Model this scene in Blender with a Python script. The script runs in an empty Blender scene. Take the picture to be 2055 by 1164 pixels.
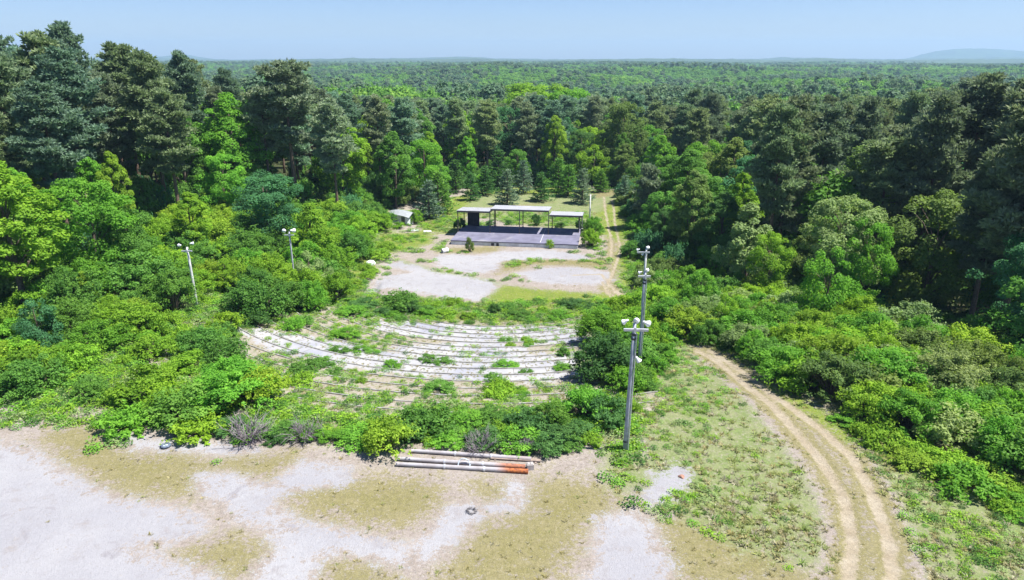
import bpy, math, random
import numpy as np
from mathutils import Vector, Matrix

# ------------------------------------------------------------------ camera, sky, sun, exposure
S = bpy.context.scene
C = S.collection
F, H = 1400.0, 20.0                       # focal length in photo pixels, camera height in metres
PITCH = math.atan((582 - 112) / F)
cam = bpy.data.cameras.new("camera")
cam.sensor_width = 36.0
cam.lens = 36.0 * F / 2055.0
cam.clip_end = 20000.0
camo = bpy.data.objects.new("camera", cam)
camo.location = (0, 0, H)
camo.rotation_euler = (math.pi / 2 - PITCH, 0, 0)
C.objects.link(camo)
S.camera = camo

SUN_EL, SUN_AZ = math.radians(63), math.radians(99)      # azimuth from +Y towards +X
w = bpy.data.worlds.new("World")
S.world = w
w.use_nodes = True
nt = w.node_tree
bg = nt.nodes["Background"]
sky = nt.nodes.new("ShaderNodeTexSky")
sky.sky_type = 'NISHITA'
sky.sun_disc = False
sky.sun_elevation = SUN_EL
sky.sun_rotation = SUN_AZ
sky.altitude = 0
sky.air_density = 1.0
sky.dust_density = 0.3
sky.ozone_density = 3.0
tint = nt.nodes.new("ShaderNodeMix"); tint.data_type = 'RGBA'; tint.blend_type = 'MULTIPLY'
tint.inputs[0].default_value = 1.0; tint.inputs[7].default_value = (.70, .79, 1.08, 1)
nt.links.new(sky.outputs[0], tint.inputs[6]); nt.links.new(tint.outputs[2], bg.inputs[0])
bg.inputs[1].default_value = 0.066
sun = bpy.data.lights.new("sun", 'SUN')
sun.energy = 5.0
sun.angle = math.radians(0.53)
sun.color = (1.0, 0.96, 0.90)
suno = bpy.data.objects.new("sun", sun)
sd = Vector((math.sin(SUN_AZ) * math.cos(SUN_EL), math.cos(SUN_AZ) * math.cos(SUN_EL), math.sin(SUN_EL)))
suno.rotation_euler = sd.to_track_quat('Z', 'Y').to_euler()
suno.location = (40, 40, 90)
C.objects.link(suno)
S.view_settings.view_transform = 'Standard'
S.view_settings.look = 'None'
S.view_settings.gamma = 1.0
S.view_settings.exposure = 1.08
S.cycles.max_bounces = 7
S.cycles.diffuse_bounces = 3
S.cycles.glossy_bounces = 2
S.cycles.transmission_bounces = 4
S.cycles.volume_bounces = 0
S.cycles.use_adaptive_sampling = True
S.cycles.adaptive_threshold = 0.012
S.cycles.use_denoising = True
S.cycles.denoising_prefilter = 'ACCURATE'
S.cycles.sample_clamp_indirect = 6.0

rng = np.random.default_rng(7)
random.seed(7)

# ------------------------------------------------------------------ terrain height and photo-to-ground helpers
def ss(a, b, x):
    t = np.clip((np.asarray(x, float) - a) / (b - a), 0, 1)
    return t * t * (3 - 2 * t)

_perm = np.random.default_rng(3).random((64, 64))
def vnoise(x, y):
    x = np.asarray(x, float); y = np.asarray(y, float)
    xi = np.floor(x).astype(int); yi = np.floor(y).astype(int)
    fx = x - xi; fy = y - yi
    fx = fx * fx * (3 - 2 * fx); fy = fy * fy * (3 - 2 * fy)
    g = lambda a, b: _perm[a % 64, b % 64]
    return (g(xi, yi) * (1 - fx) + g(xi + 1, yi) * fx) * (1 - fy) + (g(xi, yi + 1) * (1 - fx) + g(xi + 1, yi + 1) * fx) * fy
def fbm(x, y, o=3):
    s = 0; a = 1; n = 0
    for i in range(o):
        s = s + a * vnoise(x * 2 ** i + 17.3 * i, y * 2 ** i + 5.1 * i); n += a; a *= .5
    return s / n

ACX, ACY, RIN, ROUT, DROP = -1.5, 74.5, 13.5, 39.0, 4.2
NROW = 16
def edge_x(y):
    y = np.asarray(y, float)
    return np.where(y < 75, 37 - (y - 46) * .448, 24 - (y - 75) * .05)
def h(x, y):
    x = np.asarray(x, float); y = np.asarray(y, float)
    dx = x - ACX
    dx = np.where(dx > 11, 11 + (dx - 11) * .45, dx)
    dy = np.minimum(y - ACY, 0)
    r = np.sqrt(dx * dx + dy * dy)
    z = -DROP * np.clip((ROUT - r) / (ROUT - RIN), 0, 1)
    z = np.where(y > ACY, z * 1.0, z)
    z = z - 4.5 * ss(1, 15, (x - edge_x(y))) * ss(15, 45, y)
    d = np.sqrt(x * x + y * y)
    z = z - 7 * ss(120, 260, d)
    far = -15 + .5 * ss(700, 2200, d) + 30 * (fbm(x / 260 + 3, y / 260 + 8, 2) - .52) * ss(200, 600, d) * (1 - .6 * ss(900, 2000, d)) + 8 * (fbm(x / 900, y / 700) - .5) * ss(600, 1500, d)
    z = z + (far - z) * ss(220, 420, d)
    z = z + .25 * (fbm(x / 9, y / 9) - .5) * ss(60, 20, np.hypot(x, y - 10)) + .5 * (fbm(x / 14, y / 14) - .5) * ss(20, 40, np.abs(x))
    return z

def ray(px, py):
    u = (px - 1027.5) / F; v = (py - 582) / F
    return np.array([u, math.cos(PITCH) - v * math.sin(PITCH), -(math.sin(PITCH) + v * math.cos(PITCH))])
def P(px, py, z=None):
    d = ray(px, py); zz = -2.0 if z is None else z
    for _ in range(50):
        t = (zz - H) / d[2]
        if z is not None: break
        zz = .5 * zz + .5 * float(h(d[0] * t, d[1] * t))
    return d[0] * t, d[1] * t, zz
def X_at(px, y, z):
    zc = y * math.cos(PITCH) + (H - z) * math.sin(PITCH)
    return (px - 1027.5) / F * zc
def Z_at(py, y):
    d = ray(1027.5, py)
    return H + y * d[2] / d[1]
def to_px(x, y, z):
    zc = y * math.cos(PITCH) + (H - z) * math.sin(PITCH)
    yc = -y * math.sin(PITCH) * -1 * 1.0
    v = ((H - z) * math.cos(PITCH) - y * math.sin(PITCH)) / zc
    return 1027.5 + F * x / zc, 582 + F * v
def poly_world(pts):
    return np.array([P(a, b)[:2] for a, b in pts])
def inside(poly, x, y):
    x = np.asarray(x, float); y = np.asarray(y, float)
    ins = np.zeros(x.shape, bool)
    n = len(poly)
    for i in range(n):
        x0, y0 = poly[i]; x1, y1 = poly[(i + 1) % n]
        c = (y0 > y) != (y1 > y)
        with np.errstate(divide='ignore', invalid='ignore'):
            xx = (x1 - x0) * (y - y0) / (y1 - y0 + 1e-12) + x0
        ins ^= c & (x < xx)
    return ins
def seg_dist(poly, x, y, closed=True):
    d = np.full(np.shape(x), 1e9)
    n = len(poly)
    for i in range(n if closed else n - 1):
        a = poly[i]; b = poly[(i + 1) % n]
        ab = b - a; L = ab @ ab + 1e-12
        t = np.clip(((x - a[0]) * ab[0] + (y - a[1]) * ab[1]) / L, 0, 1)
        d = np.minimum(d, np.hypot(x - a[0] - t * ab[0], y - a[1] - t * ab[1]))
    return d
def sdf(poly, x, y):
    d = seg_dist(poly, x, y)
    return np.where(inside(poly, x, y), d, -d)

# ------------------------------------------------------------------ patches read off the photograph, laid on the ground in metres
PX = dict(
 white=[
  [(-200,893),(0,893),(50,898),(100,930),(160,965),(230,1000),(310,1012),(385,1035),(405,1050),(395,1075),(330,1090),(268,1092),(300,1115),(345,1130),(420,1150),(440,1200),(-200,1200)],
  [(395,955),(450,950),(540,975),(560,960),(610,925),(690,935),(705,960),(680,975),(590,985),(548,1000),(545,1020),(600,1050),(720,1070),(830,1110),(820,1140),(700,1110),(640,1120),(620,1190),(500,1190),(520,1130),(560,1100),(540,1060),(480,1045),(450,1010),(400,985)],
  [(880,1045),(905,1015),(960,1008),(965,1040),(930,1070),(885,1110),(840,1130),(840,1095)],
  [(1200,1040),(1270,1025),(1310,1060),(1350,1150),(1300,1190),(1180,1190),(1200,1100)],
  [(1025,965),(1050,965),(1045,1015),(1020,1024),(960,1030),(960,1018),(1020,1005)],
  [(725,580),(770,553),(820,545),(770,532),(800,522),(850,535),(880,545),(950,555),(1005,568),(985,590),(960,606),(900,600),(850,590),(790,580)],
  [(865,520),(890,508),(960,512),(1010,503),(1100,500),(1180,512),(1185,522),(1080,520),(1010,525),(1000,545),(940,550),(880,535)],
  [(1035,548),(1100,535),(1150,535),(1225,545),(1235,565),(1215,572),(1120,572),(1060,565)],
  [(1290,995),(1315,950),(1365,930),(1390,960),(1345,1005),(1305,1020)],
  [(230,868),(300,880),(450,890),(520,905),(450,912),(380,905),(270,900)],
 ],
 olive=[
  [(80,880),(140,840),(200,860),(270,905),(330,905),(400,910),(420,920),(590,905),(600,925),(540,965),(450,945),(400,950),(395,1000),(300,1000),(220,985),(130,930)],
  [(560,985),(690,965),(740,955),(860,960),(900,1000),(880,1030),(800,1060),(720,1060),(620,1040)],
  [(955,972),(1020,968),(1022,1005),(965,1014)],
  [(1060,960),(1200,965),(1270,1000),(1230,1030),(1180,1060),(1150,1120),(1100,1190),(860,1190),(930,1090),(960,1045),(1050,1025)],
  [(410,1090),(470,1070),(550,1100),(515,1140),(480,1164),(390,1140),(360,1112)],
  [(640,1130),(700,1115),(790,1145),(800,1190),(650,1190)],
  [(1310,1040),(1400,1010),(1560,1080),(1660,1190),(1360,1190)],
  [(870,500),(1010,492),(1000,505),(890,510)],
  [(1000,520),(1200,518),(1235,520),(1225,540),(1080,532),(1000,550)],
  [(800,640),(1180,650),(1190,760),(1100,850),(560,850),(500,740),(560,690),(640,640)],
  [(930,430),(1190,380),(1260,380),(1240,470),(1170,470)],
  [(940,385),(1180,388),(1180,410),(930,412)],
 ],
 green=[
  [(1290,860),(1340,760),(1400,722),(1450,745),(1540,850),(1620,950),(1670,1050),(1680,1150),(1500,1110),(1400,1050),(1310,1020),(1290,960)],
  [(1500,755),(1700,870),(1850,930),(2100,1000),(2100,1250),(1860,1164),(1790,1020),(1680,900)],
  [(690,545),(720,500),(770,470),(830,470),(790,505),(740,530),(715,580),(690,600)],
  [(830,440),(900,400),(940,400),(930,470),(850,465)],
  [(1180,400),(1270,385),(1265,460),(1250,520),(1240,560),(1275,605),(1300,560),(1290,430)],
  [(440,650),(560,620),(720,590),(870,600),(1000,610),(1200,600),(1290,620),(1200,690),(1180,650),(900,645),(700,650),(480,665)],
  [(0,640),(200,560),(400,500),(560,460),(700,460),(740,480),(700,560),(600,620),(480,650),(470,700),(520,800),(350,850),(230,830),(120,800),(0,770)],
  [(520,800),(640,770),(700,830),(900,800),(1150,770),(1200,650),(1400,690),(1360,880),(1250,890),(1200,880),(700,890),(520,860)],
  [(700,690),(620,650),(720,655),(760,685)],
  [(1200,880),(1330,920),(1300,990),(1230,985),(1210,930)],
  [(930,430),(1190,395),(1215,400),(1215,470),(1170,470)],
  [(935,384),(1190,380),(1190,400),(930,420)],
  [(-200,700),(-200,600),(120,530),(330,440),(560,410),(700,440),(780,410),(800,470),(700,560),(500,660),(300,760)],
  [(1290,530),(1500,555),(1780,610),(2080,740),(2350,900),(2350,1150),(2055,1000),(1700,840),(1500,755),(1420,700),(1300,650)],
 ],
 lush=[
  [(1195,430),(1235,400),(1262,400),(1262,470),(1250,490),(1205,470)],
  [(680,590),(700,520),(760,470),(870,458),(870,488),(800,505),(760,525),(728,560),(715,600)],
  [(945,612),(1010,572),(1100,582),(1235,590),(1265,622),(1200,645),(980,645)],
  [(800,520),(870,540),(1005,566),(1000,574),(870,550),(800,530)],
  [(1235,520),(1262,470),(1300,470),(1310,600),(1275,605),(1240,560)],
  [(840,440),(905,395),(945,392),(930,440),(905,470),(850,465)],
  [(1250,400),(1265,400),(1275,450),(1250,470)],
  [(940,378),(1190,374),(1190,388),(940,390)],
  [(1500,755),(1620,800),(1780,880),(1900,930),(1840,950),(1700,890),(1560,800)],
  [(480,640),(560,610),(720,595),(860,612),(980,640),(900,645),(640,650)],
 ])
RUTS_PX = [
 [(1690,1230),(1702,1164),(1712,1090),(1695,1000),(1645,920),(1583,850),(1500,775),(1440,725),(1400,703)],
 [(1795,1230),(1792,1164),(1785,1090),(1755,1000),(1712,920),(1648,862),(1560,800),(1480,738),(1425,703)],
 [(1274,612),(1236,585),(1220,568),(1208,550),(1150,552)],
 [(1250,612),(1222,588),(1208,565)],
 [(1226,515),(1228,490),(1222,458),(1215,425),(1212,395)],
 [(1222,568),(1236,530),(1246,500),(1240,475),(1234,450),(1232,420),(1228,400)]]
POLYS = {k: [poly_world(p) for p in v] for k, v in PX.items()}
RUTS = [poly_world(p) for p in RUTS_PX]
CLEAR = poly_world([(-400,1400),(2500,1400),(2300,1000),(2055,745),(1760,625),(1500,575),(1320,545),(1300,470),(1262,440),(1255,385),(1190,374),(930,376),(870,400),(760,420),(690,455),(560,440),(330,470),(120,560),(-200,640)])

def mask(kind, x, y, soft=1.2):
    m = np.zeros(np.shape(x))
    for p in POLYS[kind]:
        lo = p.min(0) - 3; hi = p.max(0) + 3
        sel = (x > lo[0]) & (x < hi[0]) & (y > lo[1]) & (y < hi[1])
        if sel.any():
            s = sdf(p, x[sel], y[sel])
            m[sel] = np.maximum(m[sel], np.clip(.5 + s / (2 * soft), 0, 1))
    return m
def rut_mask(x, y, wd=.25):
    m = np.zeros(np.shape(x))
    for p in RUTS:
        lo = p.min(0) - 2; hi = p.max(0) + 2
        sel = (x > lo[0]) & (x < hi[0]) & (y > lo[1]) & (y < hi[1])
        if sel.any():
            d = seg_dist(p, x[sel], y[sel], False)
            m[sel] = np.maximum(m[sel], np.clip(1.0 - (d - wd * .4) / (wd * 1.5), 0, 1))
    return m

# ------------------------------------------------------------------ material helpers
def M(name):
    m = bpy.data.materials.new(name); m.use_nodes = True
    t = m.node_tree
    return m, t, t.nodes["Principled BSDF"], t.nodes["Material Output"]
class N:
    def __init__(s, t): s.t = t
    def __call__(s, kind, **kw):
        n = s.t.nodes.new("ShaderNode" + kind)
        for k, v in kw.items():
            if k[0] == '_': setattr(n, k[1:], v)
        return n
    def link(s, a, b): s.t.links.new(a, b)
    def math(s, op, a, b=None, clamp=False):
        n = s.t.nodes.new("ShaderNodeMath"); n.operation = op; n.use_clamp = clamp
        for i, v in enumerate((a, b)):
            if v is None: continue
            if isinstance(v, (int, float)): n.inputs[i].default_value = v
            else: s.t.links.new(v, n.inputs[i])
        return n.outputs[0]
    def mix(s, f, a, b, mode='MIX'):
        n = s.t.nodes.new("ShaderNodeMix"); n.data_type = 'RGBA'; n.blend_type = mode
        for i, v in ((0, f), (6, a), (7, b)):
            if isinstance(v, (int, float)): n.inputs[i].default_value = v
            elif isinstance(v, tuple): n.inputs[i].default_value = (*v, 1) if len(v) == 3 else v
            else: s.t.links.new(v, n.inputs[i])
        return n.outputs[2]
    def noise(s, scale, detail=4, rough=.55, vec=None, dist=0):
        n = s.t.nodes.new("ShaderNodeTexNoise"); n.inputs['Scale'].default_value = scale
        n.inputs['Detail'].default_value = detail; n.inputs['Roughness'].default_value = rough
        n.inputs['Distortion'].default_value = dist
        if vec is not None: s.t.links.new(vec, n.inputs['Vector'])
        return n.outputs[0]
    def step(s, v, a, b):
        n = s.t.nodes.new("ShaderNodeMapRange"); n.interpolation_type = 'SMOOTHSTEP'
        s.t.links.new(v, n.inputs[0]); n.inputs[1].default_value = a; n.inputs[2].default_value = b
        return n.outputs[0]

def simple_mat(name, col, rough=.6, var=.25, scale=3.0, metal=0.0, stain=None, stain_amt=.5):
    m, t, b, o = M(name); n = N(t)
    tc = n('TexCoord').outputs['Object']
    f = n.noise(scale, 5, .6, tc)
    lo = tuple(c * (1 - var) for c in col); hi = tuple(min(1, c * (1 + var)) for c in col)
    c = n.mix(n.step(f, .3, .7), lo, hi)
    if stain:
        f2 = n.noise(scale * .6, 6, .7, tc, .5)
        c = n.mix(n.step(f2, .62 - stain_amt * .25, .72 - stain_amt * .15), c, stain)
    n.link(c, b.inputs['Base Color'])
    b.inputs['Roughness'].default_value = rough; b.inputs['Metallic'].default_value = metal
    return m

def foliage_mat(name, trans=.35, rough=.45, spec=.35, rnd=.0, warm_c=(1.15, 1.25, .6)):
    m, t, b, o = M(name); n = N(t)
    oi = n('ObjectInfo')
    leafcol = n('Attribute', _attribute_name='leafcol').outputs['Color'] if rnd else oi.outputs['Color']
    at = n('Attribute', _attribute_name='tint')
    k = n.math('ADD', n.math('MULTIPLY', at.outputs['Fac'], .9), .55)
    if rnd:
        k = n.math('MULTIPLY', k, n.math('ADD', n.math('MULTIPLY', oi.outputs['Random'], rnd), 1 - rnd / 2))
    hsv = n('HueSaturation')
    n.link(leafcol, hsv.inputs['Color'])
    n.link(n.math('ADD', n.math('MULTIPLY', at.outputs['Fac'], -.03), .515), hsv.inputs['Hue'])
    n.link(k, hsv.inputs['Value'])
    n.link(hsv.outputs[0], b.inputs['Base Color'])
    b.inputs['Roughness'].default_value = rough
    b.inputs['Specular IOR Level'].default_value = spec
    tr = n('BsdfTranslucent')
    warm = n.mix(1.0, hsv.outputs[0], warm_c, 'MULTIPLY')
    n.link(warm, tr.inputs['Color'])
    mx = n('MixShader'); mx.inputs[0].default_value = trans
    n.link(b.outputs[0], mx.inputs[1]); n.link(tr.outputs[0], mx.inputs[2])
    n.link(mx.outputs[0], o.inputs['Surface'])
    return m

# ------------------------------------------------------------------ mesh helpers
def mesh_np(name, V, Q, mat, tint=None, smooth=False):
    """V (n,3), Q (m,k) of equal polygon size k"""
    V = np.asarray(V, np.float32); Q = np.asarray(Q, np.int32)
    me = bpy.data.meshes.new(name)
    k = Q.shape[1]
    me.vertices.add(len(V)); me.vertices.foreach_set("co", V.ravel())
    me.loops.add(Q.size); me.loops.foreach_set("vertex_index", Q.ravel())
    me.polygons.add(len(Q)); me.polygons.foreach_set("loop_start", np.arange(0, Q.size, k, dtype=np.int32))
    if smooth: me.polygons.foreach_set("use_smooth", np.ones(len(Q), bool))
    me.update(calc_edges=True)
    if tint is not None:
        a = me.attributes.new("tint", 'FLOAT', 'FACE'); a.data.foreach_set("value", np.asarray(tint, np.float32))
    if mat: me.materials.append(mat)
    return me
def leafcol(me, col):
    a = me.attributes.new("leafcol", 'FLOAT_COLOR', 'POINT'); a.data.foreach_set("color", np.tile(np.array([*col, 1], np.float32), len(me.vertices)))
def obj(name, me, parent=None, loc=None, col=None):
    o = bpy.data.objects.new(name, me); C.objects.link(o)
    if parent: o.parent = parent
    if loc is not None: o.location = loc
    if col is not None: o.color = (*col, 1)
    return o
def thing(name, label, cat, loc=(0, 0, 0), rz=0, group=None):
    o = bpy.data.objects.new(name, None); o.empty_display_size = .3; C.objects.link(o)
    o.location = loc; o.rotation_euler = (0, 0, rz)
    tag(o, label, cat, group); return o
def tag(o, label=None, cat=None, group=None, kind=None):
    if label: o['label'] = label
    if cat: o['category'] = cat
    if group: o['group'] = group
    if kind: o['kind'] = kind
    return o

class MB:
    def __init__(s): s.v = []; s.f = []
    def box(s, x0, x1, y0, y1, z0, z1, R=None):
        b = len(s.v)
        for z in (z0, z1):
            for x, y in ((x0, y0), (x1, y0), (x1, y1), (x0, y1)): s.v.append(Vector((x, y, z)))
        if R is not None: s.v[b:] = [R @ q for q in s.v[b:]]
        for f in ((0, 3, 2, 1), (4, 5, 6, 7), (0, 1, 5, 4), (1, 2, 6, 5), (2, 3, 7, 6), (3, 0, 4, 7)): s.f.append([b + i for i in f])
        return s
    def quadslab(s, c, th):      # four upper corners, slab thickness downward
        b = len(s.v)
        for q in c: s.v.append(Vector(q) - Vector((0, 0, th)))
        for q in c: s.v.append(Vector(q))
        for f in ((3, 2, 1, 0), (4, 5, 6, 7), (0, 1, 5, 4), (1, 2, 6, 5), (2, 3, 7, 6), (3, 0, 4, 7)): s.f.append([b + i for i in f])
        return s
    def tube(s, pts, rads, n=8, cap=True):
        pts = [Vector(p) for p in pts]; b0 = len(s.v)
        for i, p in enumerate(pts):
            d = (pts[min(i + 1, len(pts) - 1)] - pts[max(i - 1, 0)]).normalized()
            a = d.orthogonal().normalized() if abs(d.z) < .95 else Vector((1, 0, 0))
            a = (a - d * a.dot(d)).normalized(); c = d.cross(a)
            for k in range(n):
                th = 2 * math.pi * k / n
                s.v.append(p + (a * math.cos(th) + c * math.sin(th)) * rads[i])
        for i in range(len(pts) - 1):
            for k in range(n):
                q = b0 + i * n
                s.f.append([q + k, q + (k + 1) % n, q + n + (k + 1) % n, q + n + k])
        if cap:
            s.f.append([b0 + k for k in range(n)][::-1]); q = b0 + (len(pts) - 1) * n
            s.f.append([q + k for k in range(n)])
        return s
    def lathe(s, prof, n=12, R=None):
        b = len(s.v)
        for r, z in prof:
            for k in range(n):
                a = 2 * math.pi * k / n
                q = Vector((r * math.cos(a), r * math.sin(a), z)); s.v.append(R @ q if R is not None else q)
        for i in range(len(prof) - 1):
            for k in range(n):
                s.f.append([b + i * n + k, b + i * n + (k + 1) % n, b + (i + 1) * n + (k + 1) % n, b + (i + 1) * n + k])
        return s
    def mesh(s, name, mat, smooth=False):
        me = bpy.data.meshes.new(name); me.from_pydata([tuple(v) for v in s.v], [], s.f); me.update()
        if smooth: me.polygons.foreach_set("use_smooth", np.ones(len(me.polygons), bool))
        me.materials.append(mat); return me
    def obj(s, name, mat, parent=None, smooth=False, loc=None):
        return obj(name, s.mesh(name, mat, smooth), parent, loc)

def nrm(a): return a / (np.linalg.norm(a, axis=1, keepdims=True) + 1e-9)
def leaves(cen, out, L, Wd, g, up=.5, rnd=.8, fold=.12):
    """rhombic folded leaves: returns verts, quads"""
    n = len(cen)
    nn = nrm(out + np.array([0, 0, up]) + g.normal(0, rnd, (n, 3)))
    t = nrm(np.cross(nn, g.normal(0, 1, (n, 3)))); b = np.cross(nn, t)
    L = np.asarray(L).reshape(-1, 1) * np.ones((n, 1)); Wd = np.asarray(Wd).reshape(-1, 1) * np.ones((n, 1))
    v = np.stack([cen - t * L * .5, cen + b * Wd * .5 - nn * L * fold, cen + t * L * .5, cen - b * Wd * .5 - nn * L * fold], 1)
    return v.reshape(-1, 3), np.arange(4 * n).reshape(n, 4)
def sphere_dirs(n, g, zmin=-1.0):
    d = nrm(g.normal(0, 1, (n * 3 + 30, 3))); d = d[d[:, 2] > zmin]
    while len(d) < n: d = np.concatenate([d, d])
    return d[:n]

# ------------------------------------------------------------------ shared materials
FOL = foliage_mat("leaf_green", .45, .6, .1)
NEED = foliage_mat("pine_needles", .38, .7, .08, warm_c=(1.0, 1.1, .8))
FOLS = foliage_mat("weed_leaf", .40, .6, .1, warm_c=(1.0, 1.08, .85), rnd=.35)
BARK = simple_mat("bark", (.10, .075, .055), .9, .35, 6)
PBARK = simple_mat("pine_bark", (.13, .085, .06), .9, .35, 6)
TWIG = simple_mat("dead_twig", (.22, .19, .20), .9, .3, 8)

# ------------------------------------------------------------------ plant prototypes (meshes)
def proto_broadleaf(seed, Ht, R, style, nc=64, nl=150, ls=.34):
    g = np.random.default_rng(seed)
    base = Ht * {'round': .22, 'tall': .2, 'cone': .14, 'dome': .08}[style]
    t = g.random(nc) ** .85
    ang = g.random(nc) * 2 * math.pi
    if style == 'round': pr = np.sqrt(np.clip(1 - (1.75 * t - .85) ** 2, .05, 1))
    elif style == 'tall': pr = np.clip(np.sin(np.pi * (t * .86 + .14)) ** .7, .1, 1)
    elif style == 'cone': pr = np.clip((1 - t) ** .75 * (1 - np.exp(-7 * (t + .08))) * 1.15, .06, 1)
    else: pr = np.sqrt(np.clip(1 - t ** 2.2, .04, 1))
    lobe = .78 + .3 * np.sin(ang * 3 + seed) * np.sin(t * 7 + seed * 2) + .25 * g.random(nc)
    rr = R * pr * lobe * (.45 + .55 * g.random(nc) ** .5)
    cen = np.stack([rr * np.cos(ang), rr * np.sin(ang), base + t * (Ht * .97 - base)], 1)
    cr = R * (.15 + .13 * g.random(nc)) * (1.1 - .35 * t)
    V = []; Q = []; T = []; off = 0
    for i in range(nc):
        n = int(nl * (cr[i] / (R * .25)) ** 1.6) + 10
        d = sphere_dirs(n, g, -.5)
        p = cen[i] + d * np.array([1, 1, .9]) * cr[i] * (.55 + .5 * g.random((n, 1)) ** .6)
        oc = nrm(p - np.array([0, 0, base + (Ht - base) * .4]))
        v, q = leaves(p, d * .8 + oc * .4, ls * (.7 + .6 * g.random(n)), ls * .62 * (.7 + .6 * g.random(n)), g, .55, .55)
        V.append(v); Q.append(q + off); off += len(v)
        T.append(np.clip(.2 + .45 * g.random() + .35 * g.random(n), 0, 1))
    fm = mesh_np("crown", np.concatenate(V), np.concatenate(Q), FOL, np.concatenate(T))
    mb = MB(); r0 = .013 * Ht + .05
    bend = g.normal(0, .02 * Ht, 2)
    tp = [(0, 0, -.6), (0, 0, .05 * Ht), (bend[0] * .4, bend[1] * .4, .35 * Ht), (bend[0], bend[1], .65 * Ht), (bend[0] * .6, bend[1] * .6, .88 * Ht)]
    mb.tube(tp, [r0 * 1.3, r0, r0 * .75, r0 * .4, r0 * .12], 8)
    for i in g.choice(nc, min(18, nc), False):
        c = cen[i]; zz = max(base * .8, c[2] - .25 * Ht - .1 * rr[i]); f = zz / Ht
        s0 = Vector((bend[0] * f, bend[1] * f, zz)); e = Vector(c)
        mid = s0.lerp(e, .5) + Vector((0, 0, .04 * Ht))
        mb.tube([s0, mid, e], [r0 * .38 * (1.1 - f), r0 * .22, r0 * .06], 5, False)
    tm = mb.mesh("trunk", BARK, True)
    return dict(kind='broadleaf_tree', parts=[('trunk', tm), ('crown', fm)], H=Ht, R=R, grown='crown')

def proto_pine(seed, Ht, Lmax, c0=.42, round_top=True):
    g = np.random.default_rng(seed)
    mb = MB(); r0 = .011 * Ht + .04
    bx, by = g.normal(0, .25, 2)
    path = lambda z: Vector((bx * math.sin(z / Ht * 3), by * math.sin(z / Ht * 2.4), z))
    zs = [-.6, .1 * Ht, .3 * Ht, .5 * Ht, .7 * Ht, .85 * Ht, .97 * Ht]
    mb.tube([path(z) for z in zs], [r0 * 1.2, r0, r0 * .85, r0 * .7, r0 * .45, r0 * .25, r0 * .06], 8)
    V = []; Q = []; T = []; off = 0
    z = c0 * Ht; a0 = 0
    pads = []
    while z < Ht * .985:
        t = (z / Ht - c0) / (1 - c0)
        prof = (.45 + 1.6 * t if t < .3 else .93) * (1 - max(0, t - .3) ** 1.7 * 1.15)
        if t < .18 and g.random() < .35: z += .5; continue
        nb = 3 + int(g.random() * 2.2)
        for k in range(nb):
            a = a0 + 2 * math.pi * k / nb + g.normal(0, .35)
            L = Lmax * max(.2, prof) * (.55 + .6 * g.random())
            el = math.radians(-8 + 52 * t + g.normal(0, 10))
            s0 = path(z)
            d = Vector((math.cos(a) * math.cos(el), math.sin(a) * math.cos(el), math.sin(el)))
            mid = s0 + d * L * .55 - Vector((0, 0, .03 * L)); e = s0 + d * L + Vector((0, 0, .12 * L))
            rb = r0 * .2 * (1 - .5 * t)
            mb.tube([s0, mid, e], [rb, rb * .6, rb * .2], 4, False)
            side = Vector((-math.sin(a), math.cos(a), 0))
            for fr in ((.5, .78, 1.0) if L > 1.3 else (.6, 1.0)):
                c = s0.lerp(e, fr) if fr > .55 else mid
                for sgn in (-1, 1) if fr < .95 else (0,):
                    q = c + side * sgn * L * .2 * (.6 + .6 * g.random()) + Vector((0, 0, .1))
                    pads.append((q, .40 + .28 * g.random() + .04 * L))
        a0 += .9; z += .62 + .4 * g.random()
    pads.append((path(Ht * .98), .5))
    for q, r in pads:
        n = int(11 * (r / .5) ** 2) + 4
        d = sphere_dirs(n, g, -.25)
        p = np.array(q) + d * np.array([1, 1, .6]) * r * (.3 + .7 * g.random((n, 1)))
        k = 3
        pp = np.repeat(p, k, 0); dd = nrm(np.repeat(d, k, 0) + np.array([0, 0, .35]) + g.normal(0, .55, (n * k, 3)))
        L = .48 * (.7 + .6 * g.random((n * k, 1))); wd = .2
        b = nrm(np.cross(dd, g.normal(0, 1, dd.shape)))
        v = np.stack([pp - dd * L * .2, pp + dd * L * .45 + b * wd * .5, pp + dd * L, pp + dd * L * .45 - b * wd * .5], 1).reshape(-1, 3)
        V.append(v); Q.append(np.arange(len(v)).reshape(-1, 4) + off); off += len(v)
        T.append(np.clip(.25 + .3 * g.random() + .45 * g.random(n * k), 0, 1))
    fm = mesh_np("crown", np.concatenate(V), np.concatenate(Q), NEED, np.concatenate(T))
    return dict(kind='pine_tree', parts=[('trunk', mb.mesh("trunk", PBARK, True)), ('crown', fm)], H=Ht, R=Lmax, grown='crown')

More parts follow.
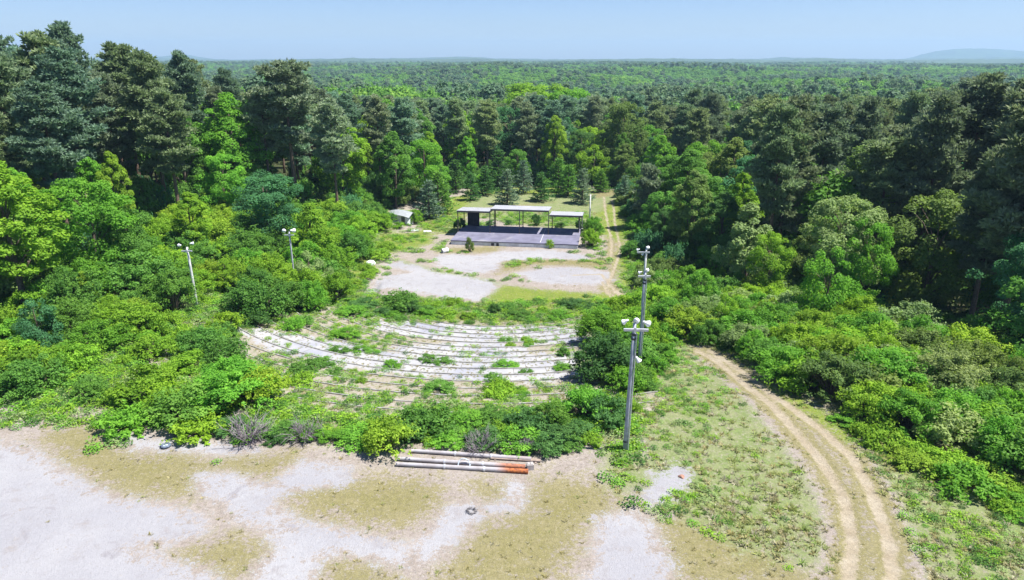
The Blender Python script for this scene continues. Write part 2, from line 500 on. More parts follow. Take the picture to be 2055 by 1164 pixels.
def proto_conifer(seed, Ht, R):
    g = np.random.default_rng(seed)
    mb = MB(); r0 = .02 * Ht + .02
    mb.tube([(0, 0, -.3), (0, 0, .4 * Ht), (0, 0, .96 * Ht)], [r0, r0 * .7, r0 * .1], 6)
    V = []; Q = []; T = []; off = 0
    z = .06 * Ht
    while z < Ht:
        t = z / Ht
        for k in range(7 if t < .6 else 5):
            a = g.random() * 6.283; L = R * (1 - t) ** .8 * (.6 + .5 * g.random()) + .12
            e = np.array([math.cos(a) * L, math.sin(a) * L, z + L * (.05 + .5 * t)])
            mb.tube([(0, 0, z), tuple(e)], [r0 * .2, r0 * .05], 3, False)
            n = int(22 * L / R) + 8
            fr = (.25 + .75 * g.random((n, 1)))
            p = np.array([0, 0, z]) + (e - np.array([0, 0, z])) * fr + g.normal(0, .12 * R * .5 + .03, (n, 3)) * np.array([1, 1, .6])
            dd = nrm((e - np.array([0, 0, z])) / (L + .01) + g.normal(0, .55, (n, 3)) + np.array([0, 0, .35]))
            b = nrm(np.cross(dd, g.normal(0, 1, dd.shape))); ll = .3 * (.7 + .6 * g.random((n, 1)))
            v = np.stack([p - dd * ll * .3, p + b * .06, p + dd * ll * .7, p - b * .06], 1).reshape(-1, 3)
            V.append(v); Q.append(np.arange(len(v)).reshape(-1, 4) + off); off += len(v)
            T.append(np.clip(.25 + .25 * g.random() + .5 * g.random(n), 0, 1))
        z += .05 * Ht + .05
    fm = mesh_np("crown", np.concatenate(V), np.concatenate(Q), NEED, np.concatenate(T))
    return dict(kind='young_conifer', parts=[('trunk', mb.mesh("trunk", PBARK, True)), ('crown', fm)], H=Ht, R=R, grown='crown')

def proto_shrub(seed, R, Ht, nc=26, nl=110, ls=.19):
    g = np.random.default_rng(seed)
    V = []; Q = []; T = []; off = 0
    mb = MB()
    for i in range(nc):
        a = g.random() * 6.283; rr = R * g.random() ** .6 * .8
        zt = Ht * math.sqrt(max(.05, 1 - (rr / R) ** 2)) * (.38 + .68 * g.random())
        c = np.array([rr * math.cos(a), rr * math.sin(a), zt * .9]); cr = R * (.14 + .19 * g.random() ** 1.3) * (26 / nc) ** .25
        d = sphere_dirs(nl, g, -.6)
        p = c + d * np.array([1, 1, .85]) * cr * (.5 + .6 * g.random((nl, 1)))
        p[:, 2] = np.maximum(p[:, 2], .05 + .1 * g.random(nl))
        v, q = leaves(p, d, ls * (.6 + .8 * g.random(nl)), ls * .6 * (.7 + .6 * g.random(nl)), g, .6, .7)
        V.append(v); Q.append(q + off); off += len(v)
        T.append(np.clip(.12 + .5 * g.random() + .4 * g.random(nl), 0, 1))
        mb.tube([(g.normal(0, .12), g.normal(0, .12), -.2), (c[0] * .5, c[1] * .5, c[2] * .55), tuple(c)], [.045, .03, .01], 4, False)
    # loose shoots that break the outline
    for i in range(40):
        a = g.random() * 6.283; e = g.random() * .9 + .25
        d = np.array([math.cos(a) * math.cos(e), math.sin(a) * math.cos(e), math.sin(e)])
        s0 = d * np.array([R * .75, R * .75, Ht * .8]); L = (.25 + .35 * g.random()) * R
        n = 16; fr = g.random((n, 1))
        p = s0 + d * L * fr + g.normal(0, .06, (n, 3)) + np.array([0, 0, -.15]) * fr ** 2
        v, q = leaves(p, d[None] + np.zeros((n, 3)), ls * (.7 + .5 * g.random(n)), ls * .55, g, .6, .6)
        V.append(v); Q.append(q + off); off += len(v); T.append(np.clip(.5 + .5 * g.random(n), 0, 1))
    fm = mesh_np("foliage", np.concatenate(V), np.concatenate(Q), FOL, np.concatenate(T))
    return dict(kind='shrub', parts=[('stem', mb.mesh("stem", BARK)), ('foliage', fm)], H=Ht, R=R, grown='foliage')

def proto_brush(seed, R, Ht):
    g = np.random.default_rng(seed); mb = MB()
    for i in range(70):
        a = g.random() * 6.283; e = .4 + g.random() * .95
        d = Vector((math.cos(a) * math.cos(e), math.sin(a) * math.cos(e), math.sin(e)))
        L = Ht * (.6 + .5 * g.random()); s0 = Vector((g.normal(0, .15 * R), g.normal(0, .15 * R), -.05))
        m1 = s0 + d * L * .5 + Vector(g.normal(0, .08, 3)); e1 = s0 + d * L + Vector((g.normal(0, .15), g.normal(0, .15), -.1 * L))
        mb.tube([s0, m1, e1], [.022, .015, .005], 3, False)
        for k in range(4):
            b0 = m1.lerp(e1, g.random() * .9); dd = (d + Vector(g.normal(0, .6, 3))).normalized()
            mb.tube([b0, b0 + dd * L * .35], [.011, .004], 3, False)
    return dict(kind='dead_bush', parts=[('twigs', mb.mesh("twigs", TWIG))], H=Ht, R=R, grown=None)

PB = {s: [proto_broadleaf(10 + i, 12, 4.0, s) for i in range(2)] if s != 'dome' else [proto_broadleaf(40 + i, 7, 3.6, s, 60, 130, .27) for i in range(2)]
      for s in ('round', 'tall', 'cone', 'dome')}
PB['tall'] = [proto_broadleaf(20 + i, 15, 3.6, 'tall', 110, 200, .29) for i in range(3)]
PB['round'] = [proto_broadleaf(30 + i, 12, 4.3, 'round', 105, 200, .28) for i in range(3)]
PP = [proto_pine(50 + i, 22, 3.9 + .25 * (i % 3), (.44, .36, .5, .4, .3)[i]) for i in range(5)]
PYP = [proto_pine(70 + i, 11, 2.3, .12) for i in range(2)]
PC = [proto_conifer(80 + i, 5, 1.5) for i in range(3)]
PS = [proto_shrub(90 + i, 1.6, 1.9, 26, 150, .155) for i in range(4)]
PSB = [proto_shrub(95 + i, 2.3, 3.0, 60, 170, .155) for i in range(3)]
PSL = [proto_shrub(100 + i, 1.5, .95, 22, 100, .17) for i in range(2)]
PD = [proto_brush(110 + i, .9, 1.3) for i in range(2)]

for pr_ in [q for v in PB.values() for q in v] + PP + PYP + PC:
    m_ = pr_['parts'][1][1]; co_ = np.empty(len(m_.vertices) * 3, np.float32); m_.vertices.foreach_get('co', co_); zz_ = np.sort(co_[2::3]); pr_['H'] = float(zz_[int(len(zz_) * .998)])

def plant(pr, x, y, z, sh, sr, col, label, cat, group=None, rz=None, name=None, lean=0):
    root = thing(name or pr['kind'], label, cat, (x, y, z), random.random() * 6.283 if rz is None else rz, group)
    root.scale = (sr, sr, sh)
    if lean: root.rotation_euler.x = lean
    for nm, me in pr['parts']:
        o = bpy.data.objects.new(nm, me); C.objects.link(o); o.parent = root
        if nm == pr['grown']: o.color = (*col, 1)
    return root

# ------------------------------------------------------------------ ground
def build_ground():
    xs = np.concatenate([-np.geomspace(6500, 62, 40), np.arange(-60, 60.01, .3), np.geomspace(62, 6500, 40)])
    ys = np.concatenate([-np.geomspace(600, 8, 14), np.arange(-4, 16, 2.), np.arange(16, 130, .27), np.arange(130, 150, .6), np.geomspace(151, 6500, 70)])
    Xg, Yg = np.meshgrid(xs, ys); x = Xg.ravel(); y = Yg.ravel(); z = h(x, y)
    nx = len(xs); ny = len(ys)
    i, j = np.meshgrid(np.arange(nx - 1), np.arange(ny - 1)); a = (j * nx + i).ravel()
    Q = np.stack([a, a + 1, a + nx + 1, a + nx], 1)
    near = (np.abs(x) < 90) & (y > 0) & (y < 160)
    Wm = np.zeros(len(x)); Lm = Wm.copy(); Om = Wm.copy(); Gm = Wm.copy(); Tm = Wm.copy(); Fm = np.ones(len(x))
    xn, yn = x[near], y[near]
    Wm[near] = mask('white', xn, yn, 1.1) * np.where(yn > 62, .8, .95); Om[near] = mask('olive', xn, yn, 1.5); Gm[near] = mask('green', xn, yn, 1.4)
    Lm[near] = mask('lush', xn, yn, 1.6)
    Tm[near] = np.where(yn > 72, .85 * rut_mask(xn, yn, .17), rut_mask(xn, yn))
    tb = np.minimum(seg_dist(RUTS[0], xn, yn, False), seg_dist(RUTS[1], xn, yn, False)); tb2 = np.minimum.reduce([seg_dist(r_, xn, yn, False) for r_ in RUTS[2:]])
    Om[near] = np.maximum(Om[near], np.clip(1.3 - tb / 1.0, 0, 1)); Gm[near] *= np.clip((tb - .6) / .8, 0.15, 1)
    Om[near] = np.maximum(Om[near], .8 * np.clip(1.3 - tb2 / 1.0, 0, 1))
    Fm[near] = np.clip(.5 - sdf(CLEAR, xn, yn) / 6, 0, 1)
    z = z - .06 * Tm
    # the soil under the concrete rows sits lower than the treads
    dx = x - ACX; dy = y - ACY; r = np.hypot(dx, dy); th = np.degrees(np.arctan2(dx, -dy))
    z = z - .42 * ss(RIN - .4, RIN + .2, r) * ss(ROUT + .2, ROUT - .6, r) * ss(-26.5, -25.5, dx) * ss(11.3, 10.3, dx) * (dy < 0)
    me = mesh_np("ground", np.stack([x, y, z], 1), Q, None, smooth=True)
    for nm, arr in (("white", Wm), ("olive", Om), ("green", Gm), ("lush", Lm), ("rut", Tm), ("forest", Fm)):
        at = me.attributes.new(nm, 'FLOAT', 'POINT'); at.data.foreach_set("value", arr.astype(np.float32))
    m, t, b, o = M("ground"); n = N(t)
    tc = n('TexCoord').outputs['Object']
    A = lambda k: n('Attribute', _attribute_name=k).outputs['Fac']
    big = n.noise(.16, 5, .6, tc); mid = n.noise(.9, 6, .65, tc); fine = n.noise(5.5, 4, .7, tc); grit = n.noise(22, 2, .6, tc)
    rag = n.noise(2.6, 8, .8, tc)
    def cover(k, amp=1.0, amp2=.6, wdt=.12, bias=0):
        v = n.math('ADD', A(k), n.math('MULTIPLY', n.math('SUBTRACT', mid, .5), amp))
        v = n.math('ADD', v, n.math('MULTIPLY', n.math('SUBTRACT', rag, .5), 1.5))
        v = n.math('ADD', v, n.math('MULTIPLY', n.math('SUBTRACT', grit, .5), .5))
        v = n.math('ADD', v, n.math('MULTIPLY', n.math('SUBTRACT', fine, .5), amp2))
        return n.step(v, .5 - wdt + bias, .5 + wdt + bias)
    soil = n.mix(n.step(mid, .3, .7), (.245, .21, .18), (.305, .27, .24))
    soil = n.mix(n.step(fine, .52, .72), soil, (.155, .14, .075))
    oliv = n.mix(n.step(mid, .35, .68), (.175, .16, .062), (.215, .19, .10))
    oliv = n.mix(n.step(fine, .56, .72), oliv, (.245, .215, .155))
    oliv = n.mix(n.step(fine, .46, .30), oliv, (.115, .115, .035))
    gre = n.mix(n.step(mid, .3, .7), (.135, .185, .055), (.20, .215, .105))
    gre = n.mix(n.step(fine, .5, .68), gre, (.245, .225, .165))
    whi = n.mix(n.step(big, .35, .65), (.275, .272, .285), (.315, .312, .318))
    whi = n.mix(n.step(mid, .52, .74), whi, (.25, .235, .235))
    whi = n.mix(n.step(fine, .64, .8), whi, (.215, .19, .165))
    rut = n.mix(n.step(mid, .3, .7), (.265, .22, .15), (.315, .275, .205))
    whi = n.mix(n.step(n.noise(.45, 6, .7, tc, 1.2), .55, .68), whi, (.235, .225, .235))
    speck = n.noise(9, 3, .75, tc)
    soil = n.mix(n.step(speck, .6, .68), soil, (.33, .31, .28)); oliv = n.mix(n.step(speck, .63, .7), oliv, (.30, .275, .215))
    whi = n.mix(n.step(speck, .66, .74), whi, (.19, .175, .14))
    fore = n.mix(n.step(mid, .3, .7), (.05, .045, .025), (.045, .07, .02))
    c = soil
    c = n.mix(cover('olive', 2.3, 1.8, .3), c, oliv)
    c = n.mix(cover('green', 1.1, 1.1, .25), c, gre)
    lus = n.mix(n.step(mid, .3, .7), (.11, .17, .022), (.165, .205, .03))
    lus = n.mix(n.step(fine, .5, .66), lus, (.215, .20, .095))
    c = n.mix(cover('lush', 1.0, .9, .18), c, lus)
    c = n.mix(cover('white', 1.5, 1.2, .13), c, whi)
    c = n.mix(cover('rut', .9, 1.0, .3), c, rut)
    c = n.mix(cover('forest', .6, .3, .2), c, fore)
    gr1 = n.noise(4.2, 9, .85, tc); gr2 = n.noise(14, 6, .8, tc)
    val = n.math('ADD', n.math('MULTIPLY', gr1, .9), n.math('MULTIPLY', gr2, .9))
    veg = n.math('SUBTRACT', 1.0, n.math('MULTIPLY', cover('white', 1.5, 1.2, .13), .72))
    val = n.math('ADD', n.math('MULTIPLY', n.math('SUBTRACT', val, .9), n.math('MULTIPLY', veg, 1.5)), 1.0)
    vh = n('HueSaturation'); n.link(c, vh.inputs['Color']); n.link(val, vh.inputs['Value']); c = vh.outputs[0]
    n.link(c, b.inputs['Base Color']); b.inputs['Roughness'].default_value = .95
    b.inputs['Specular IOR Level'].default_value = .12
    bp = n('Bump'); bp.inputs['Strength'].default_value = .8; bp.inputs['Distance'].default_value = .06
    n.link(n.math('ADD', fine, n.math('MULTIPLY', grit, .5)), bp.inputs['Height']); n.link(bp.outputs[0], b.inputs['Normal'])
    me.materials.append(m)
    g = obj("ground", me); tag(g, kind='structure')
build_ground()

# ------------------------------------------------------------------ amphitheatre seating rows
def build_rows():
    m, t, b, o = M("old_concrete"); n = N(t)
    tc = n('TexCoord').outputs['Object']
    big = n.noise(.22, 5, .6, tc); mid = n.noise(1.1, 6, .65, tc); fine = n.noise(6, 5, .7, tc)
    dirt = n('Attribute', _attribute_name='dirt').outputs['Fac']
    c = n.mix(n.step(mid, .35, .65), (.29, .29, .295), (.35, .345, .34))
    c = n.mix(n.step(big, .5, .66), c, (.25, .255, .29))
    c = n.mix(n.step(fine, .58, .74), c, (.17, .155, .13))
    joint = n.math('LESS_THAN', n.math('FRACT', n('Attribute', _attribute_name='arc').outputs['Fac']), .022)
    c = n.mix(joint, c, (.16, .15, .13))
    v = n.math('ADD', dirt, n.math('MULTIPLY', n.math('SUBTRACT', mid, .5), 1.3))
    v = n.math('ADD', v, n.math('MULTIPLY', n.math('SUBTRACT', fine, .5), .9))
    soil = n.mix(n.step(fine, .35, .6), (.195, .185, .095), (.285, .25, .215))
    soil = n.mix(n.step(mid, .55, .7), soil, (.09, .135, .032))
    c = n.mix(n.step(v, .42, .6), c, soil)
    n.link(c, b.inputs['Base Color']); b.inputs['Roughness'].default_value = .9
    lip, lt, lb, lo = M("kerb_concrete"); ln = N(lt); ltc = ln('TexCoord').outputs['Object']
    f = ln.noise(2.2, 6, .7, ltc)
    ln.link(ln.mix(ln.step(f, .4, .62), (.17, .165, .14), (.31, .305, .29)), lb.inputs['Base Color']); lb.inputs['Roughness'].default_value = .9
    root = thing("amphitheatre_seating", "curved rows of white weathered concrete seating steps, overgrown with weeds, facing the open stage", "amphitheatre", (ACX, ACY, 0))
    global WEDGE
    WEDGE = wedge = [poly_world(p) for p in (
        [(475,664),(525,658),(650,680),(760,705),(870,722),(870,758),(700,738),(545,702)],
        [(730,640),(1000,648),(1180,658),(1160,690),(960,688),(760,668)],
        [(790,695),(960,685),(1060,695),(1060,712),(1180,705),(1165,750),(1110,768),(980,772),(850,752)])]
    tr = (ROUT - RIN) / NROW
    for i in range(NROW):
        r0 = RIN + i * tr; r1 = r0 + tr                       # r0 nearest the stage
        z = -DROP * (ROUT - (r0 + tr * .5)) / (ROUT - RIN) + .02
        zlow = z - DROP / NROW - .5
        rm_ = r0 + tr * .5
        a0, a1 = -math.asin(min(.83, 24.5 / rm_)) + .04 * math.sin(i * 1.7), math.asin(10.3 / rm_) + .03 * math.sin(i * 2.3)
        V = []; U = []
        na = 150
        for k in range(na + 1):
            a = a0 + (a1 - a0) * k / na
            wob = .025 * math.sin(k * .9 + i) + .015 * math.sin(k * 2.3 + i * 2)
            for rr, zz in ((r1 + .06, z + wob * .4), (r1 - tr * .33, z), (r1 - tr * .66, z), (r0 + .05, z - .01), (r0 + .05, zlow)):
                V.append((rr * math.sin(a), -rr * math.cos(a), zz)); U.append(rm_ * a / 2.4 + .37 * i)
        V = np.array(V); xw = V[:, 0] + ACX; yw = V[:, 1] + ACY
        wm = np.zeros(len(V))
        for p in wedge: wm = np.maximum(wm, np.clip(.5 + sdf(p, xw, yw) / 2.4, 0, 1))
        dirt = 1.0 - .95 * wm
        dirt = np.where(np.tile(np.arange(5), na + 1) == 0, dirt + .22, dirt)
        q = []
        for k in range(na):
            for s in range(4):
                bq = k * 5 + s; q.append((bq, bq + 1, bq + 6, bq + 5))
        me = mesh_np("seating_row", V, np.array(q)[:, ::-1], m)
        at = me.attributes.new("dirt", 'FLOAT', 'POINT'); at.data.foreach_set("value", dirt.astype(np.float32))
        at = me.attributes.new("arc", 'FLOAT', 'POINT'); at.data.foreach_set("value", np.array(U, np.float32))
        row = obj("seating_row", me, root)
        # nosing added along the front edge, uneven, so its shade draws a dark line
        mb = MB(); g = np.random.default_rng(200 + i); ns_ = int(r0 * (a1 - a0) / .6); ra, rb = r0 + .052, r0 + .15
        hs = .03 + .03 * g.random(ns_ + 1) * (g.random(ns_ + 1) > .1)
        for u in range(ns_ + 1):
            a = a0 + (a1 - a0) * u / ns_
            for rr, zz in ((ra, z - .1), (ra, z + hs[u]), (rb, z + hs[u]), (rb, z - .1)): mb.v.append(Vector((rr * math.sin(a), -rr * math.cos(a), zz)))
        for u in range(ns_):
            for q_ in range(4):
                mb.f.append([u * 4 + q_, u * 4 + (q_ + 1) % 4, u * 4 + 4 + (q_ + 1) % 4, u * 4 + 4 + q_])
        mb.f.append([3, 2, 1, 0]); mb.f.append([ns_ * 4 + k_ for k_ in range(4)])
        mb.obj("added_kerb", lip, row)
build_rows()

# ------------------------------------------------------------------ stage
def build_stage():
    conc = simple_mat("stage_floor_paint", (.145, .142, .20), .75, .2, .7, stain=(.24, .235, .26), stain_amt=.4)
    wallm = simple_mat("whitewashed_wall", (.66, .67, .70), .85, .2, 1.2, stain=(.3, .32, .38), stain_amt=.1)
    roofm = simple_mat("metal_roof", (.34, .345, .365), .5, .1, 1.0, stain=(.26, .25, .24), stain_amt=.25)
    steel = simple_mat("brown_steel", (.10, .085, .075), .6, .3, 4)
    dark = simple_mat("dark_panel", (.035, .03, .045), .8, .3, 2)
    pale = simple_mat("pale_post_light_strip", (.55, .55, .53), .7, .2, 4)
    A = np.array([-8.31, 91.44]); rz = math.radians(-7.9)
    zb = float(h(0, 92)); FL = .62
    st = thing("stage", "open-air stage with blue-grey floor under three stepped white metal roofs on thin posts", "stage", (A[0], A[1], -4.22), rz)
    W, Dp = 17.2, 9.0
    mb = MB(); mb.box(0, W, 0, Dp, FL - .14, FL); mb.obj("floor", conc, st)
    mb = MB(); mb.box(.06, W - .06, .06, .3, -1, FL - .143); mb.box(.06, .3, .3, Dp - .05, -1, FL - .143); mb.box(W - .3, W - .06, .3, Dp - .05, -1, FL - .143); mb.box(.3, W - .3, Dp - .3, Dp - .05, -1, FL - .143)
    mb.obj("base_wall", wallm, st)
    for x0, x1, ww in ((5.55, 5.95, 0), (6.25, 6.6, 0)):
        mb = MB(); mb.box(x0, x1, .045, .0575, .02, .42); mb.obj("opening_shade_plate", dark, st)  # dark plate on the wall stands in for shade inside the opening
    mb = MB(); mb.box(12.1, 12.16, 0.4, 8.6, FL + .003, FL + .03); mb.obj("painted_light_strip", pale, st)  # raised pale strip painted in for sunlight passing between the roofs
    for k, (x0, x1, zf, zbk) in enumerate(((-.15, 4.62, 3.05, 2.62), (4.66, 12.86, 3.42, 3.06), (12.9, 17.5, 2.82, 2.40))):
        z0, z1 = zf + FL, zbk + FL
        y0, y1 = 4.85, 9.25
        mb = MB(); nr = int((x1 - x0) / .3)
        mb.quadslab([(x0, y0, z0), (x1, y0, z0), (x1, y1, z1), (x0, y1, z1)], .05)
        for q in range(nr + 1):
            xx = x0 + .02 + (x1 - x0 - .06) * q / nr
            mb.quadslab([(xx, y0 - .01, z0 + .03), (xx + .03, y0 - .01, z0 + .03), (xx + .03, y1 + .01, z1 + .03), (xx, y1 + .01, z1 + .03)], .028)
        rf = mb.obj("roof", roofm, st)
        mb = MB(); mb.box(x0 + .02, x1 - .02, y0 + .05, y0 + .13, z0 - .27, z0 - .07)
        mb.box(x0 + .02, x1 - .02, y1 - .25, y1 - .17, z1 - .25, z1 - .055)
        for q in range(5):
            xx = x0 + .05 + (x1 - x0 - .18) * q / 4
            mb.quadslab([(xx, y0 + .14, z0 - .075), (xx + .08, y0 + .14, z0 - .075), (xx + .08, y1 - .26, z1 - .055), (xx, y1 - .26, z1 - .055)], .14)
        mb.obj("roof_frame", steel, rf)
    for x, y, zt, mat in ((0.02, 4.92, 3.0, steel), (4.58, 4.92, 2.95, steel), (4.72, 9.02, 3.0, steel), (8.75, 4.92, 3.2, steel), (8.75, 9.02, 2.98, steel), (12.82, 4.92, 3.2, steel), (13.0, 9.02, 2.34, steel), (17.3, 4.92, 2.62, steel), (17.35, 9.02, 2.34, pale), (0.05, 9.02, 2.55, steel), (4.55, 9.02, 2.55, steel)):
        mb = MB(); mb.box(x - .055, x + .055, y - .055, y + .055, FL + .002, FL + zt - .02); mb.box(x - .13, x + .13, y - .13, y + .13, FL + .001, FL + .03)
        mb.obj("post", mat, st)
    mb = MB(); mb.box(.6, 2.35, 8.86, 8.95, FL + .002, FL + 2.45)
    for q in range(5): mb.box(.65 + q * .38, .7 + q * .38, 8.83, 8.859, FL + .01, FL + 2.4)
    mb.obj("back_wall_panel", dark, st)
    mb = MB(); mb.box(16.9, 16.98, 6.6, 8.9, FL + .002, FL + 2.3)
    for q in range(5): mb.box(16.86, 16.899, 6.7 + q * .5, 6.76 + q * .5, FL + .01, FL + 2.2)
    mb.obj("side_wall_panel", dark, st)
build_stage()

# ------------------------------------------------------------------ overgrown shed
def build_shed():
    x, y, z = P(815, 458)
    wm = simple_mat("weathered_white_boards", (.55, .58, .58), .8, .25, 2.5, stain=(.3, .34, .3), stain_amt=.4)
    rm = simple_mat("pale_sheet_roof", (.28, .30, .31), .55, .12, 1.5, stain=(.2, .21, .19), stain_amt=.3)
    dm = simple_mat("shed_dark", (.06, .07, .06), .8, .3, 3)
    r = thing("shed", "small white shed with a bent pale roof half swallowed by vines, left of the stage", "shed", (x - 1.1, y + 2.0, z), math.radians(-20)); r.scale = (.72, .72, .72)
    mb = MB(); mb.box(-2.6, 1.6, 0, .1, -.3, 2.0); mb.box(1.5, 1.6, .1, 2.9, -.3, 2.0); mb.box(-2.6, -2.5, .1, 2.9, -.3, 2.0); mb.box(-2.6, 1.6, 2.9, 3.0, -.3, 2.3)
    mb.obj("wall", wm, r)
    mb = MB(); nn = 14
    for i in range(nn):
        x0 = -3.0 + 5.2 * i / nn; x1 = -3.0 + 5.2 * (i + 1) / nn
        f = lambda u: 2.95 - .16 * (u + .6) ** 2 * .35
        mb.quadslab([(x0, -.45, f(x0) - .75), (x1, -.45, f(x1) - .75), (x1, 1.4, f(x1)), (x0, 1.4, f(x0))], .04)
        mb.quadslab([(x0, 1.403, f(x0)), (x1, 1.403, f(x1)), (x1, 3.3, f(x1) - .7), (x0, 3.3, f(x0) - .7)], .04)
    mb.obj("roof", rm, r)
    mb = MB(); mb.box(.2, 1.05, -.03, -.003, -.05, 1.75); d = mb.obj("door", dm, r)
    mb = MB()
    for q in range(3): mb.box(-2.1 + q * .5, -1.7 + q * .5, -.03, -.003, .9, 1.5)
    mb.obj("window", dm, r)
build_shed()

# ------------------------------------------------------------------ light poles
POLE = simple_mat("grey_pole", (.34, .36, .40), .75, .22, 3, stain=(.2, .2, .22), stain_amt=.4)
POLEP = simple_mat("pale_pole", (.55, .56, .54), .75, .2, 3, stain=(.35, .34, .32), stain_amt=.4)
STEEL = simple_mat("galvanised_steel", (.55, .56, .58), .45, .15, 5, metal=.4)
LAMP = simple_mat("lamp_housing", (.78, .79, .80), .4, .08, 4)
LENS = simple_mat("lamp_lens", (.30, .33, .36), .15, .2, 4)
BAND = simple_mat("dark_band", (.05, .055, .07), .6, .2, 4)
def flood(parent, p, az, tilt, s=1.0):
    """bell-shaped floodlight with lens and bracket, aimed along az (from +Y towards +X), tilted down"""
    R = Matrix.Translation(p) @ Matrix.Rotation(-az, 4, 'Z') @ Matrix.Rotation(-math.pi / 2 - tilt, 4, 'X')
    mb = MB(); mb.lathe([(0.0, -.42 * s), (.10 * s, -.41 * s), (.12 * s, -.2 * s), (.2 * s, -.05 * s), (.29 * s, .16 * s), (.30 * s, .2 * s), (.27 * s, .2 * s), (.26 * s, .16 * s)], 14, R)
    l = mb.obj("lamp_head", LAMP, parent, True)
    mb = MB(); mb.lathe([(.265 * s, .165 * s), (.18 * s, .19 * s), (0.0, .2 * s)], 14, R); mb.obj("lens", LENS, l, True)
    mb = MB(); a = R @ Vector((.17 * s, 0, -.1 * s)); mb.tube([p + Vector((0, 0, -.34 * s)), p + Vector((0, 0, -.22 * s)), a], [.025, .025, .02], 6); mb.obj("bracket", STEEL, l)
def light_pole(label, x, y, z, Ht, r, lean, mat, lamps, arm=(-.5, .5), low=None, bands=True, arm_dz=0.0, az_arm=0):
    p = thing("light_pole", label, "light pole", (x, y, z), 0, "floodlight poles around the seating")
    p.rotation_euler = (0, lean, 0)
    mb = MB(); mb.tube([(0, 0, -.8), (0, 0, Ht * .3), (0, 0, Ht * .7), (0, 0, Ht)], [r * 1.12, r * 1.02, r * .88, r * .75], 12); mb.lathe([(r * .75, Ht), (r * .5, Ht + .05), (0, Ht + .06)], 12)
    mb.obj("pole", mat, p, True)
    mb = MB(); ca, sa = math.cos(az_arm), math.sin(az_arm)
    R = Matrix.Rotation(az_arm, 4, 'Z')
    mb.box(arm[0], arm[1], -r * .75 - .13, -r * .75 - .01, Ht - .32, Ht - .2, R)
    mb.box(-.06, .06, -r * .75 - .16, -r * .75 - .132, Ht - .4, Ht - .12, R)
    mb.obj("crossarm", STEEL, p)
    if bands:
        mb = MB()
        for zz in (Ht - .62, Ht - .85, .55):
            mb = MB(); mb.lathe([(r * 1.12, zz), (r * 1.12, zz + .12)], 12); mb.obj("band", BAND, p)
        mb = MB(); mb.tube([(r * .97 + .035, -.08, .1), (r * .86 + .035, -.08, Ht - .5)], [.028, .028], 6); mb.obj("conduit", STEEL, p)
    for (lx, ly, lz, az, ti, s) in lamps:
        flood(p, Vector((lx, ly, Ht + lz)), math.radians(az), math.radians(ti), s)
    if low:
        lx, ly, lz, az, ti, s = low; flood(p, Vector((lx, ly, lz)), math.radians(az), math.radians(ti), s)
    return p
def place_pole(px, py_base_y, z=None):
    y = py_base_y; zz = float(h(X_at(px, y, -2), y)); x = X_at(px, y, zz); zz = float(h(x, y)); return X_at(px, y, zz), y, zz
x, y, z = P(1254, 905)
HP = Z_at(650, y) - z
light_pole("tall grey pole nearest the lying pipes, with three white floodlights on its crossarm", x, y, z, HP, .115, math.radians(.9), POLE,
           [(-.5, 0, .12, -60, 35, .5), (.1, .08, .16, 10, 30, .52), (.62, 0, .05, 75, 25, .58)], (-.55, .68), (.32, -.02, HP - 1.95, 95, 55, .5))
y = 45.5; z = float(h(9, y)); x = X_at(1281, y, z); HP = Z_at(546, y) - z
light_pole("grey pole with two floodlights, second in line behind the pole with three floodlights", x, y, z, HP, .105, math.radians(.4), POLE,
           [(-.36, 0, -.02, -60, 25, .36), (.1, .02, .14, 30, 20, .46)], (-.5, .35))
y = 61; z = float(h(11.5, y)); x = X_at(1287, y, z); HP = Z_at(500, y) - z
light_pole("pale pole with a left-pointing lamp arm, farthest of the right-hand poles", x, y, z, HP, .12, math.radians(.4), POLEP,
           [(-.75, 0, -.05, -60, 25, .4), (.1, 0, .16, 40, 20, .55), (-.3, 0, -.5, -80, 45, .36)], (-.85, .3), bands=False)
y = 58.5; z = float(h(-28, y)); x = X_at(398, y, z); HP = Z_at(497, y) - z
light_pole("slim pale pole standing in the left thicket with two small lamps on its crossarm", X_at(396, y, z), y, z, HP, .12, math.radians(-1.0), POLEP,
           [(-.62, 0, .22, -60, 10, .5), (.52, 0, .38, 60, 5, .5)], (-.45, .45), bands=False)
y = 70; z = float(h(-22, y)); x = X_at(592, y, z); HP = Z_at(466, y) - z
light_pole("dark grey pole with two bright lamps beside the small tree left of the stage", x, y, z, HP, .1, math.radians(-.3), POLE,
           [(-.48, 0, .15, -40, 10, .7), (.42, 0, .18, 40, 10, .8)], (-.5, .5), bands=False)
# thin pole right of the stage
y = 103; z = float(h(11.5, y)); x = X_at(1183, y, z); HP = Z_at(390, y) - z
u = thing("utility_pole", "thin bare grey pole standing just right of the stage roof", "utility pole", (x, y, z))
mb = MB(); mb.tube([(0, 0, -.6), (0, 0, HP)], [.13, .085], 10); mb.obj("pole", POLEP, u, True)
mb = MB(); mb.box(-.09, .09, -.22, -.1, HP * .45, HP * .45 + .5); mb.obj("meter_box", STEEL, u)

